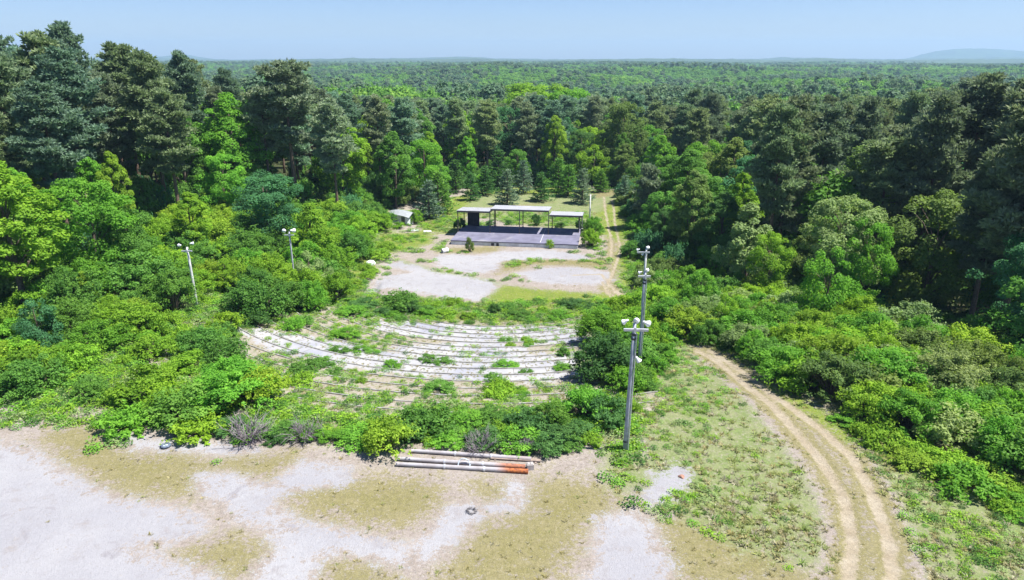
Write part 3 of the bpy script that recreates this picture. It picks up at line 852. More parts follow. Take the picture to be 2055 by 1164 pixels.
# ------------------------------------------------------------------ pipes and debris on the gravel lot
def pipe_mat():
    m, t, b, o = M("pipe"); n = N(t); tc = n('TexCoord').outputs['Object']
    sx = n('SeparateXYZ'); n.link(tc, sx.inputs[0])
    f = n.noise(1.6, 6, .7, tc); f2 = n.noise(7, 4, .7, tc)
    c = n.mix(n.step(f, .35, .65), (.30, .275, .27), (.37, .36, .37))
    c = n.mix(n.step(f2, .6, .72), c, (.17, .13, .11))
    e = n.math('ADD', sx.outputs[0], n.math('MULTIPLY', n.math('SUBTRACT', f, .5), .8))
    rust = n.mix(n.step(f2, .35, .6), (.16, .045, .02), (.42, .13, .03))
    rn = n('Attribute', _attribute_name='rusty'); rn.attribute_type = 'OBJECT'
    c = n.mix(n.math('MULTIPLY', n.step(e, -1.7, -.9), rn.outputs['Fac']), c, rust)
    n.link(c, b.inputs['Base Color']); b.inputs['Roughness'].default_value = .7
    return m
PIPE = pipe_mat()
def pipe(label, a, b, r, rusty=0.0, sag=0):
    A_ = Vector(P(*a)); B_ = Vector(P(*b)); A_.z += r * .95; B_.z += r * .95
    d = B_ - A_; L = d.length
    o = thing("metal_pole", label, "pole", B_, math.atan2(d.y, d.x), "poles lying beside the brush")
    o.rotation_euler = (0, -math.atan2(d.z, math.hypot(d.x, d.y)), math.atan2(d.y, d.x))
    mb = MB(); R = Matrix.Rotation(-math.pi / 2, 4, 'Y')
    n = 14
    prof = [(r * .72, L), (r * .80, L * .97), (r * .9, L * .5), (r, .02), (r, 0), (r * .8, 0), (r * .78, .5)]
    mb.lathe([(q, zz) for q, zz in prof], n, R)
    # other end closed
    c = len(mb.v); mb.f.append([k for k in range(n)])
    p = mb.obj("shaft", PIPE, o, True); p['rusty'] = rusty
    for zz in (L * .32, L * .62):
        mb = MB(); mb.lathe([(r * .97, zz), (r * 1.08, zz + .01), (r * 1.08, zz + .1), (r * .95, zz + .11)], n, R); mb.obj("collar", STEEL, o)
    return o
pipe("pale pole with a dark rust-orange end, nearest of the poles lying on the lot", (795, 935), (1060, 950), .125, 1.0)
pipe("white pole with a reddish end, middle of the poles lying on the lot", (799, 924), (1054, 941), .125, .85)
pipe("dirty white pole partly under the bushes, farthest of the poles lying on the lot", (826, 908), (1066, 925), .12, .12)
# wooden plank behind the poles
pa, pb = Vector(P(985, 921)), Vector(P(1085, 927))
pk = thing("plank", "pale tan plank lying behind the right end of the poles", "plank", (pa + pb) / 2 + Vector((0, 0, .08)), math.atan2((pb - pa).y, (pb - pa).x))
mb = MB(); L = (pb - pa).length; mb.box(-L / 2, L / 2, -.11, .11, -.03, .03); mb.box(-L / 2 + .2, -L / 2 + .3, -.2, .2, -.09, -.031); mb.box(L / 2 - .3, L / 2 - .2, -.2, .2, -.09, -.031)
mb.obj("board", simple_mat("tan_wood", (.27, .21, .17), .8, .2, 5), pk)

def ring(x, y, z, R, r, mat, name, label, cat, tilt=(0, 0), n=28, parent=None, turns=1, wob=0):
    o = thing(name, label, cat, (x, y, z)); o.rotation_euler = (tilt[0], tilt[1], 0)
    mb = MB(); g = np.random.default_rng(5); pts = []
    for i in range(int(n * turns) + 1):
        a = 2 * math.pi * i / n; q = R * (1 + wob * g.normal())
        pts.append((q * math.cos(a), q * math.sin(a), r + .5 * r * (i / n) + (wob * .3 * g.random())))
    mb.tube(pts, [r] * len(pts), 7, turns > 1); mb.obj({"tyre": "tread"}.get(name, "wire"), mat, o, True); return o
WIRE = simple_mat("bluish_wire", (.42, .48, .52), .5, .2, 6)
WIRE2 = simple_mat('rusty_wire', (.16, .15, .15), .6, .3, 6)
RUB = simple_mat("blue_grey_rubber", (.10, .13, .18), .7, .2, 5)
x, y, z = P(333, 897); t_ = ring(x, y, z, .21, .07, RUB, "tyre", "small blue-grey tyre lying on the pale dirt by the left bushes", "tyre")
mb = MB(); mb.lathe([(.14, .04), (.14, .09), (.05, .10), (.05, .04)], 14); mb.obj("rim", WIRE, t_)
x, y, z = P(931, 937); ring(x, y, z + .14, .3, .022, WIRE, "wire_coil", "loop of bluish wire hanging over the lying poles", "wire", (math.radians(62), .2), turns=2.6, wob=.06)
x, y, z = P(946, 1027); ring(x, y, z + .02, .2, .012, WIRE2, "wire_coil", "tangled grey wire coil on a white gravel patch", "wire", (.1, .1), turns=4.2, wob=.22)

def rock_mesh(seed, sx, sy, sz, mat, n=3):
    import bmesh
    bm = bmesh.new(); bmesh.ops.create_icosphere(bm, subdivisions=n, radius=1)
    g = np.random.default_rng(seed); k = g.normal(0, 1, (6, 3)); ph = g.random(6) * 6
    for v in bm.verts:
        p = np.array(v.co); f = 1 + sum(.09 * math.sin(k[i] @ p * 2.1 + ph[i]) for i in range(6))
        v.co = Vector((p[0] * f * sx, p[1] * f * sy, max(-.35, p[2] * f) * sz))
    me = bpy.data.meshes.new("rock"); bm.to_mesh(me); bm.free(); me.materials.append(mat); return me
ROCKW = simple_mat("pale_rock", (.55, .52, .47), .9, .25, 5)
CLAY = simple_mat("orange_clay", (.30, .16, .11), .9, .2, 4)
def rock(px, py, s, mat, label, cat="rock", name="rock", sx=1, sz=.6, group=None):
    x, y, z = P(px, py); o = obj(name, rock_mesh(px + py, s * sx, s, s * sz, mat), None, (x, y, z)); o.name = name; tag(o, label, cat, group); return o
rock(1368, 957, .17, CLAY, "orange clay lump at the edge of the pink bare patch right of the pole", "clay lump", "clay_lump")
wb = simple_mat("concrete_block", (.36, .33, .31), .85, .15, 5)
x, y, z = P(1064, 944); o = thing("concrete_block", "white square block against the rusty ends of the poles", "block", (x, y + .15, z), .15)
mb = MB(); mb.box(-.17, .17, -.16, .16, 0, .3); mb.box(-.13, -.02, -.12, .12, .301, .33); mb.box(.02, .13, -.12, .12, .301, .33); mb.obj("block", wb, o)
# black and white bucket by the stage
x, y, z = P(893, 507); o = thing("barrel", "white barrel tipped over on the pale concrete pad before the stage, dark mouth showing", "barrel", (x, y, z + .3), math.radians(-60))
R = Matrix.Rotation(math.radians(95), 4, 'X')
mb = MB(); mb.lathe([(0, -.42), (.28, -.42), (.3, -.2), (.3, .2), (.29, .42), (.26, .42), (.26, -.3), (0, -.3)], 16, R); mb.obj("shell", LAMP, o, True)
mb = MB(); mb.lathe([(.255, .37), (0, .37)], 16, R); mb.obj("mouth", BAND, o)
for px, py, lb in ((858, 465, "flat white board scrap on the grass between shed and stage"), (832, 463, "white board scrap lying right under the shed's vines")):
    x, y, z = P(px, py); o = thing("board_scrap", lb, "debris", (x, y, z + .06), .2)
    mb = MB(); mb.box(-.55, .55, -.35, .35, -.03, .03); mb.box(-.5, .1, .352, .6, -.02, .02); mb.obj("board", LAMP, o)
x, y, z = P(744, 530); o = thing("feed_sack", "pale crumpled sack lying in the grass at the left edge of the concrete pad", "sack", (x, y, z))
obj("bag", rock_mesh(77, .55, .4, .45, simple_mat("pale_sack", (.55, .62, .55), .8, .15, 3)), o)

# ------------------------------------------------------------------ trees
GREEN = dict(bright=(.185, .345, .030), vivid=(.130, .315, .034), mid=(.110, .250, .042), deep=(.080, .185, .048), blue=(.075, .205, .085),
             yellow=(.205, .340, .034), pale=(.23, .325, .120), olive=(.140, .215, .055), pine=(.190, .255, .125), pinedark=(.160, .205, .120), pinegrey=(.195, .250, .155), pineblue=(.160, .240, .155))
def jit(c, a=.15):
    f = 1 + random.uniform(-a, a); g = random.uniform(-a, a) * .5
    return (c[0] * f * (1 + g), c[1] * f, c[2] * f * (1 - g))
placed = []
def tree(px, top, y, protos, col, label, cat, wfac=1.0, group=None, x=None, zg=None):
    if x is None:
        z = float(h(X_at(px, y, -3), y)); x = X_at(px, y, z)
        z = float(h(x, y))
    else: z = float(h(x, y))
    pr = random.choice(protos) if isinstance(protos, list) else protos
    Ht = Z_at(top, y) - z if top is not None else zg
    s = Ht / pr['H']
    placed.append((x, y, pr['R'] * s * wfac))
    return plant(pr, x, y, z, s, s * wfac, col, label, cat, group)
T_, R_, K_, D_ = PB['tall'], PB['round'], PB['cone'], PB['dome']
BLT, PNT = "broadleaf tree", "pine tree"
G = GREEN
KEY = [
 # pines that can be told apart
 (150, 66, 84, PP[0], G['pine'], "big fluffy pine breaking the skyline in the upper left corner", PNT, 1.15),
 (186, 46, 104, PP[1], G['pineblue'], "bluish pine whose top is the highest on the left skyline", PNT, 1.0),
 (30, 60, 96, PP[2], G['pineblue'], "bluish-green pine at the far left edge against the sky", PNT, 1.1),
 (288, 88, 98, PP[3], G['pine'], "pine with a domed top on the skyline, right of the highest one", PNT, 1.05),
 (336, 104, 90, PP[4], G['pine'], "broad grey-green pine on the left skyline above the dark trunk gap", PNT, 1.1),
 (398, 104, 106, PP[0], G['pineblue'], "slender-topped pine where the left skyline drops to the far hills", PNT, .95),
 (600, 122, 99, PP[2], G['pinegrey'], "lone tall pine with bare lower trunk standing out left of centre", PNT, 1.25),
 (475, 138, 124, PP[1], G['pineblue'], "bluish pine between the lone pine and the left skyline", PNT, .95),
 (655, 178, 120, PP[3], G['pinegrey'], "grey-green pine just right of the lone tall pine", PNT, 1.0),
 (548, 172, 108, PP[4], G['pinegrey'], "shorter pine leaning out left of the lone tall pine", PNT, 1.0),
 (45, 225, 70, PP[3], G['pine'], "round-headed pine behind the big bright tree at the left edge", PNT, 1.1),
 (255, 150, 90, PP[1], G['pinegrey'], "mid-left pine with dark gaps under its crown", PNT, 1.1),
 (365, 180, 84, PP[0], G['pine'], "wide pine above the dark trunk gap in the left forest", PNT, 1.2),
 (1895, 150, 78, PP[0], G['pinedark'], "dark rounded pine, highest top of the right forest", PNT, 1.2),
 (1985, 160, 72, PP[2], G['pinedark'], "dark pine near the right edge with tangled boughs", PNT, 1.2),
 (2070, 175, 64, PP[1], G['pinedark'], "dark pine cut by the right edge of view", PNT, 1.2),
 (1940, 300, 60, PP[3], G['pinedark'], "shaded dark pine standing in the gloomy hollow at right", PNT, 1.15),
 (1820, 215, 84, PP[4], G['pinedark'], "dull dark pine left of the highest right-hand pine", PNT, 1.1),
 # broadleafs that can be told apart
 (480, 188, 98, T_[0], G['vivid'], "tall vivid green tree between the left pines and the lone pine", BLT, 1.15),
 (252, 305, 74, T_[1], G['yellow'], "small yellow-green tree glowing among the left pines", BLT, .7),
 (692, 235, 106, T_[2], G['bright'], "bright green tree right of the lone pine", BLT, 1.2),
 (742, 232, 126, T_[0], G['yellow'], "yellow-green tree top behind the bright tree right of the lone pine", BLT, .9),
 (795, 265, 112, T_[1], G['mid'], "dark green narrow tree left of the back clearing", BLT, 1.1),
 (855, 282, 118, R_[0], G['vivid'], "rounded green tree at the left of the back clearing", BLT, 1.1),
 (545, 352, 82, R_[1], G['blue'], "bluish-green low tree under the lone pine", BLT, 1.25),
 (1112, 232, 140, T_[2], G['yellow'], "yellow-green tree standing out in the dark wood behind the stage", BLT, .85),
 (1068, 168, 205, R_[2], G['bright'], "bright green mound of a tree topping the wood behind the stage", BLT, 1.5),
 (1140, 178, 200, R_[0], G['vivid'], "green tree top right of the bright mound behind the stage", BLT, 1.3),
 (50, 325, 56, T_[0], G['bright'], "big bright sunlit tree filling the left edge", BLT, 1.35),
 (200, 362, 62, R_[1], G['vivid'], "sunlit green tree right of the big one at the left edge", BLT, 1.15),
 (270, 420, 64, R_[2], G['mid'], "mid-green tree in the left thicket before the slim pole", BLT, 1.0),
 (395, 386, 74, T_[1], G['bright'], "tapering bright tree above the slim pale pole", BLT, 1.25),
 (632, 408, 78, K_[0], G['bright'], "small bright tree beside the dark pole with two lamps", BLT, 1.25),
 (625, 505, 67, D_[0], G['pale'], "pale yellowish bushy tree below the dark pole with two lamps", BLT, .9),
 (1375, 300, 97, T_[2], G['mid'], "tall leafy green tree at the right edge of the clearing", BLT, 1.25),
 (1330, 420, 88, R_[0], G['deep'], "dark leafy tree leaning toward the track near the far pole", BLT, 1.0),
 (1478, 345, 84, T_[0], G['bright'], "yellow-topped bright tree right of the clearing", BLT, .85),
 (1492, 408, 70, K_[1], G['pale'], "pale glossy-leaved small tree below the yellow-topped tree", BLT, 1.15),
 (1535, 470, 66, R_[1], G['bright'], "low bright green tree before the pale glossy one", BLT, .9),
 (1640, 345, 78, D_[1], G['mid'], "broad dark dome of a tree in the middle of the right forest", BLT, 1.0),
 (1672, 398, 66, R_[2], G['pale'], "whitish-leaved tree in front of the dark dome tree", BLT, 1.0),
 (1720, 440, 63, R_[0], G['vivid'], "green tree joined to the whitish-leaved tree's right side", BLT, .8),
 (1805, 285, 82, T_[1], G['yellow'], "yellow-green tree lit up in the right forest", BLT, 1.0),
 (1650, 498, 57, D_[0], G['vivid'], "bright bushy tree on the crest of the right thicket", BLT, .8),
 (1840, 390, 66, R_[1], G['olive'], "dull olive tree above the gloomy hollow", BLT, 1.0),
 (2035, 478, 50, R_[2], G['blue'], "bluish-green tree at the right edge beside the gloomy hollow", BLT, 1.0),
 (1585, 290, 96, T_[2], G['olive'], "green-brown tree behind the dark dome tree", BLT, 1.0),
 (1300, 330, 100, PYP[0], G['pinegrey'], "brownish young pine casting a dark shadow over the track", PNT, 1.15),
 (318, 512, 66, D_[1], G['vivid'], "bushy green small tree left of the slim pale pole", BLT, .75),
 (455, 520, 66, R_[0], G['bright'], "bright small tree between the two left-hand poles", BLT, .8),
 (520, 470, 78, T_[1], G['mid'], "mid-green small tree left of the dark two-lamp pole", BLT, 1.1),
 (180, 545, 54, K_[0], G['yellow'], "yellowish young tree low in the left thicket", BLT, .95),
 (85, 600, 47, D_[0], G['blue'], "dark bluish bushy tree below the big bright tree at the left edge", BLT, .9),
 (690, 455, 88, R_[1], G['mid'], "mid-green rounded tree between the two-lamp pole and the shed", BLT, 1.1),
 (735, 400, 104, T_[2], G['olive'], "olive tree standing directly behind the white shed", BLT, 1.0),
 (1400, 540, 62, D_[1], G['vivid'], "green bushy tree at the left end of the right-hand thicket", BLT, .85),
 (1450, 590, 55, D_[0], G['bright'], "bright bushy tree overhanging the bend of the near track", BLT, .8),
]
for k in KEY: tree(*k)
CON = [(1018, 340, 118, "dark young conifer directly behind the high middle roof"), (1086, 345, 121, "young conifer behind the roof step at the stage's right"),
       (1140, 330, 126, "fresh green young conifer behind the right-hand roof"), (1168, 338, 119, "blue-green young conifer beside the thin bare pole"),
       (975, 332, 127, "blue-green conifer behind the left-hand roof"), (880, 345, 112, "stout dark conifer left of the back clearing"),
       (862, 362, 107, "dark bushy conifer above the white shed's vines"), (1000, 300, 134, "tall slim conifer at the back of the clearing"),
       (1120, 318, 131, "tall dark conifer between the fresh green one and the wood"), (1050, 322, 129, "soft green conifer left of the stage roof step's young conifer"),
       (945, 348, 122, "small conifer at the back clearing's left corner"), (1205, 340, 130, "grey conifer where the track meets the wood"),
       (1252, 352, 118, "bluish conifer at the right end of the track"), (915, 320, 130, "grey-green conifer behind the stout dark one")]
for i, (px, top, y, lb) in enumerate(CON):
    tree(px, top, y, PC[i % 3], jit(G[('pineblue', 'deep', 'mid')[i % 3]], .12), lb, "conifer", (1.35, 1.45, 1.6)[i % 3], "young conifers at the back of the clearing")

# the rest of the wood, tree by tree, kept under the skyline of the photograph
SKX = [-200, 0, 60, 110, 150, 230, 300, 400, 430, 470, 540, 600, 640, 700, 800, 900, 1000, 1050, 1150, 1250, 1350, 1500, 1600, 1750, 1850, 1900, 2000, 2055, 2300]
SKY = [80, 70, 80, 95, 70, 95, 100, 112, 150, 150, 175, 140, 180, 188, 192, 196, 196, 185, 190, 176, 172, 180, 186, 178, 168, 152, 160, 168, 190]
def clear_sd(x, y): return float(sdf(CLEAR, np.array([x]), np.array([y]))[0])
cnt = 0
g = np.random.default_rng(11)
cand = []
for _ in range(16000):
    d = math.sqrt(g.random() * (215 ** 2 - 48 ** 2) + 48 ** 2); a = (g.random() - .5) * 1.45
    x = d * math.sin(a); y = d * math.cos(a)
    cand.append((x, y))
cand = np.array(cand)
csd = sdf(CLEAR, cand[:, 0], cand[:, 1])
cell = {}
for (x, y, r) in placed: cell.setdefault((int(x // 6), int(y // 6)), []).append((x, y))
def free(x, y, dmin):
    i, j = int(x // 6), int(y // 6)
    for a in (-1, 0, 1):
        for b in (-1, 0, 1):
            for (u, v) in cell.get((i + a, j + b), ()):
                if (u - x) ** 2 + (v - y) ** 2 < dmin * dmin: return False
    return True
zone_names = ("left forest", "wood behind the stage", "right forest")
for (x, y), sdv in zip(cand, csd):
    if sdv > -1.5: continue
    z = float(h(x, y)); px, py = to_px(x, y, z + 10)
    if px < -120 or px > 2175: continue
    back = 560 < px < 1290
    dmin = 4.6 if y < 120 else 5.6
    if not free(x, y, dmin): continue
    edge = sdv > -8
    sky_t = np.interp(px, SKX, SKY)
    zone = 0 if px < 560 else (1 if px < 1290 else 2)
    top = sky_t + abs(g.normal(0, 13 if zone == 1 else 24)) + (0 if zone == 1 else 4)
    hmax = Z_at(top, y) - z
    u = g.random()
    patch = fbm(x / 22 + 40, y / 22 + 9)
    pine = u < (.54 if zone == 0 else (.5 if zone == 1 else .6)) + (patch - .5) * 1.2
    if edge and u > .35: pine = False
    dr_ = min(float(seg_dist(r_, np.array([x]), np.array([y]), False)[0]) for r_ in RUTS[4:]) if (x > 8 and 70 < y < 132) else 99
    if dr_ < 14 and x > 14: hmax = min(hmax, max(2.6, (dr_ - 2.2) * 1.7)); pine = False
    if pine:
        Ht = min(hmax, g.uniform(17, 25) if zone != 1 else g.uniform(17, 24))
        if Ht < 9: pine = False
    if pine:
        pr = PP[int(g.integers(5))] if Ht > 13 else PYP[int(g.integers(2))]
        key = ('pine', 'pinegrey', 'pineblue')[int(g.integers(3))] if zone < 2 else ('pinedark', 'pine', 'pinedark')[int(g.integers(3))]
        hue = {'pine': 'olive-green', 'pinegrey': 'grey-green', 'pineblue': 'bluish-green', 'pinedark': 'dark'}[key]
        wf = g.uniform(.85, 1.2) * (22 / max(Ht, 16)) ** .3
        kk = 1.3 if zone == 1 else 1.12
        tree(px, None, y, pr, jit(tuple(c_ * kk for c_ in G[key])), f"{hue} pine in the crowded {zone_names[zone]}", PNT, wf, f"{hue} pines of the {zone_names[zone]}", x=x, zg=Ht)
    else:
        Ht = min(hmax, g.uniform(6, 11) if edge else g.uniform(9, 16))
        if Ht < 3.5: continue
        key = ('mid', 'vivid', 'deep', 'olive', 'bright', 'mid', 'blue')[int(g.integers(7))] if zone < 2 else ('deep', 'olive', 'mid', 'deep', 'vivid', 'blue')[int(g.integers(6))]
        hue = {'mid': 'mid-green', 'vivid': 'vivid green', 'deep': 'dark green', 'olive': 'olive', 'bright': 'bright green', 'blue': 'bluish-green'}[key]
        pr = (T_ + R_)[int(g.integers(6))] if Ht > 8 else (R_ + D_)[int(g.integers(5))]
        wf = g.uniform(.85, 1.2) * (1.15 if Ht < 9 else 1)
        tree(px, None, y, pr, jit(G[key]), f"{hue} broadleaf tree in the crowded {zone_names[zone]}", BLT, wf, f"{hue} broadleaf trees of the {zone_names[zone]}", x=x, zg=Ht)
    cell.setdefault((int(x // 6), int(y // 6)), []).append((x, y)); cnt += 1
print("forest trees", cnt)

# ------------------------------------------------------------------ shrubs
spl = []
def shrub_ok(x, y, d):
    for (u, v, r) in spl:
        if (u - x) ** 2 + (v - y) ** 2 < (d * r) ** 2: return False
    return True
HUE = {'mid': 'mid-green', 'vivid': 'vivid green', 'deep': 'dark green', 'olive': 'olive', 'bright': 'bright green', 'blue': 'bluish-green', 'yellow': 'yellow-green', 'pale': 'pale green'}
def shrub(x, y, Ht, wf, key, label, group=None, low=False, name=None):
    z = float(h(x, y)); pr = random.choice(PSL if low else (PSB if Ht > 2.1 else PS))
    s = Ht / pr['H']; spl.append((x, y, pr['R'] * s * wf))
    return plant(pr, x, y, z - .05, s, s * wf, jit(G[key], .18), label, "shrub", group)
def shrub_px(px, py, Ht, wf, key, label, low=False):
    x, y, z = P(px, py); return shrub(x, y, Ht, wf, key, label, None, low)
KEYS = [
 (782, 900, 1.7, 1.1, 'yellow', "yellow-green shrub at the left end of the lying poles"),
 (1185, 495, 2.6, .75, 'bright', "tall bright shrub against the stage's right front corner"),
 (1190, 472, 2.8, .75, 'vivid', "leafy shrub growing at the right side of the stage"),
 (1103, 497, 1.1, .8, 'yellow', "small yellow-green shrub before the stage's front wall"),
 (942, 505, 1.9, .42, 'olive', "narrow brownish upright shrub before the stage's front wall"),
 (985, 452, .9, 1.2, 'deep', "low dark shrub behind the stage floor's left half"),
 (1075, 452, 1.7, .6, 'deep', "upright dark shrub behind the middle of the stage"),
 (1020, 450, .7, 1.3, 'deep', "thin line of dark weeds along the stage's rear edge"),
 (1125, 456, .8, 1.2, 'deep', "dark low shrub behind the stage floor's right part"),
 (922, 462, 2.0, .6, 'deep', "dark shrub hugging the stage's left rear corner"),
 (1165, 462, 1.6, .7, 'deep', "dark climbing shrub under the right-hand roof's end"),
 (832, 448, 2.3, .8, 'bright', "bright vine-covered shrub at the shed's right corner"),
 (772, 452, 2.3, 1.2, 'mid', "spreading shrub growing over the shed's left half"),
 (800, 458, 1.0, 1.3, 'bright', "low bright shrub at the foot of the shed's wall"),
 (800, 622, 1.9, 1.5, 'mid', "large leafy shrub on the near rim of the concrete pad"),
 (828, 628, 1.2, 1.2, 'deep', "compact dark shrub right below the pad's near rim"),
 (992, 628, 1.0, .8, 'deep', "small dark shrub alone in the weeds between seats and pad"),
 (520, 655, 1.3, 1.0, 'deep', "dark shrub at the left end of the top white row"),
 (590, 662, 1.1, 1.2, 'vivid', "rounded shrub by the left end of the white rows"),
 (690, 678, .8, 2.0, 'vivid', "low spreading green mound lying across the left seating rows"),
 (1215, 760, 3.4, 1.0, 'deep', "big dark shrub left of the near floodlight pole"),
 (1210, 690, 3.0, 1.1, 'vivid', "tall green shrub behind the dark one at the near pole"),
 (1215, 845, 1.6, 1.1, 'deep', "glossy dark shrub touching the near pole's left side"),
 (1105, 850, 1.2, 1.2, 'mid', "dark green shrub between the pipes and the near pole"),
 (1130, 715, .8, .8, 'mid', "small tuft-like shrub on the right end of the white rows"),
 (1265, 515, 2.0, .9, 'mid', "small shrub beside the far bend of the track"),
 (1290, 480, 2.4, .9, 'vivid', "green shrub at the forest edge beside the track"),
]
for k in KEYS: shrub_px(*k)
ZONES = [
 ("left thicket", [(-60,700),(0,640),(200,560),(330,470),(450,430),(560,430),(690,445),(770,450),(750,480),(700,540),(690,600),(600,630),(490,655),(440,700),(480,760),(520,800),(440,830),(330,845),(230,815),(120,790),(-60,770)], 2.0, 210, (1.0, 4.0), ('vivid','bright','mid','bright','vivid','yellow','mid','bright'), False),
 ("weedy bank below the pad", [(480,650),(720,592),(870,605),(1000,612),(1200,605),(1280,625),(1190,645),(900,640),(640,655)], 1.9, 34, (.35, .85), ('vivid','mid','bright','deep'), True),
 ("brush right of the seating", [(1180,640),(1290,610),(1400,660),(1390,710),(1340,760),(1370,850),(1290,880),(1240,870),(1170,870),(1130,820),(1180,740)], 1.75, 34, (.7, 1.9), ('vivid','mid','vivid','bright','bright'), False),
 ("right-hand thicket", [(1290,560),(1500,585),(1750,640),(2055,765),(2250,900),(2200,1010),(2000,940),(1860,885),(1700,835),(1560,770),(1480,712),(1420,690),(1330,655)], 2.0, 170, (1.5, 3.0), ('bright','vivid','yellow','mid','vivid','olive','pale','bright'), False),
 ("brush along the gravel lot", [(235,850),(470,840),(560,862),(720,872),(900,852),(1080,832),(1200,868),(1190,890),(1080,905),(900,895),(760,898),(640,888),(460,882),(250,865)], 2.3, 30, (.4, 1.0), ('vivid','mid','bright','vivid','deep'), True),
 ("sparse seating weeds", [(520,690),(760,670),(1160,680),(1120,790),(900,810),(600,780)], 2.6, 26, (.3, .7), ('vivid','mid','bright'), True),
 ("grass by the track's far end", [(690,560),(740,500),(830,470),(760,520),(720,590)], 2.4, 9, (.5, .9), ('bright','yellow'), True),
 ("outer side of the track", [(1520,775),(1700,850),(1860,900),(2060,960),(2060,1060),(1900,960),(1700,890)], 2.6, 18, (.4, .9), ('bright','yellow','vivid'), True),
]
ns = 0; QUEUE = []
for zn, poly, dm, mx, hr, keys, low in ZONES:
    pw = poly_world(poly); lo, hi = pw.min(0), pw.max(0); k = 0
    for _ in range(9000):
        if k >= mx: break
        x, y = lo + g.random(2) * (hi - lo)
        if not inside(pw, np.array([x]), np.array([y]))[0]: continue
        if seg_dist(RUTS[0], np.array([x]), np.array([y]), False)[0] < 1.8 or seg_dist(RUTS[1], np.array([x]), np.array([y]), False)[0] < 1.8: continue
        if zn == "right-hand thicket": hs = 1.0
        else: hs = 1.0
        Ht = hr[0] + (hr[1] - hr[0]) * g.random() ** 1.4; wf = g.uniform(.85, 1.35)
        if zn == 'left thicket' and y < 49: Ht *= .62; wf *= 1.15
        spx, stp = to_px(x, y, float(h(x, y)) + Ht * 1.1); hw = 1.9 * Ht * wf / 1.9 * F / math.hypot(x, y)
        if y < 59 and abs(spx - 391) < hw * .8 and stp < 618: continue
        if y < 71 and abs(spx - 591) < hw * .7 and stp < 530: continue
        if y < 46 and abs(spx - 1281) < hw * .6 and stp < 640: continue
        if not shrub_ok(x, y, .62 * dm / 2.0 if not low else .95): continue
        key = keys[int(g.integers(len(keys)))]
        size = "tall" if Ht > .5 * (hr[0] + hr[1]) + .15 * (hr[1] - hr[0]) else ("low" if low or Ht < hr[0] + .35 * (hr[1] - hr[0]) else "mid-sized")
        spl.append((x, y, (1.5 if low else 1.6) * Ht / (.95 if low else 1.9) * wf))
        QUEUE.append((Ht * wf / math.hypot(x, y), (x, y, Ht, wf, key, f"{size} {HUE[key]} shrub in the {zn}", f"{size} {HUE[key]} shrubs of the {zn}", low))); k += 1
    print(zn, k); ns += k
QUEUE.sort(key=lambda q: -q[0])
NQ = 272
for q in QUEUE[:NQ]: shrub(*q[1])
REST = [q[1] for q in QUEUE[NQ:]]
for px, py, s, lb in ((500, 885, 1.3, "tangle of bare grey branches at the left edge of the lot's brush"), (612, 882, 1.0, "smaller bare grey bush right of the grey tangle"),
                      (965, 905, .9, "dark dead bush growing over the farthest lying pole"), (1050, 905, .7, "pale dry twiggy bush behind the poles' right end"), (1690, 745, 1.3, "pale leafless bush in the right-hand thicket")):
    x, y, z = P(px, py); plant(PD[int(s * 10) % 2], x, y, z, s, s, (.3, .3, .3), lb, "dead bush")

# ------------------------------------------------------------------ stuff scattered with geometry nodes
def stuff_collection(name, objs):
    c = bpy.data.collections.new(name)
    for o in objs: c.objects.link(o)
    return c
def clump(kind, seed, col):
    g2 = np.random.default_rng(seed)
    if kind == 'weed':
        n = 75; r = .5 * g2.random((n, 1)) ** .6; a = g2.random((n, 1)) * 6.283
        p = np.concatenate([r * np.cos(a), r * np.sin(a), .04 + .3 * g2.random((n, 1)) * (1 - r)], 1)
        v, q = leaves(p, p * .6, .13 * (.6 + .8 * g2.random(n)), .09 * (.6 + .7 * g2.random(n)), g2, 1.6, .5)
        me = mesh_np(kind, v, q, FOLS, np.clip(.2 + .8 * g2.random(n), 0, 1))
    elif kind == 'grass':
        n = 26; a = g2.random((n, 1)) * 6.283; r = .16 * g2.random((n, 1))
        p = np.concatenate([r * np.cos(a), r * np.sin(a), 0 * r], 1)
        d = nrm(np.concatenate([np.cos(a) * .9, np.sin(a) * .9, .8 + 0 * a], 1) + g2.normal(0, .3, (n, 3))); L = .22 * (.5 + .8 * g2.random((n, 1)))
        b = nrm(np.cross(d, np.array([0, 0, 1.0]) + g2.normal(0, .25, (n, 3)))) * .02
        v = np.stack([p - b, p + b, p + d * L * .6 + b * .8, p + d * L + np.array([0, 0, -.03])], 1).reshape(-1, 3)
        me = mesh_np(kind, v, np.arange(4 * n).reshape(n, 4), FOLS, np.clip(.2 + .8 * g2.random(n), 0, 1))
    leafcol(me, col)
    o = bpy.data.objects.new(kind + "_clump", me); return o
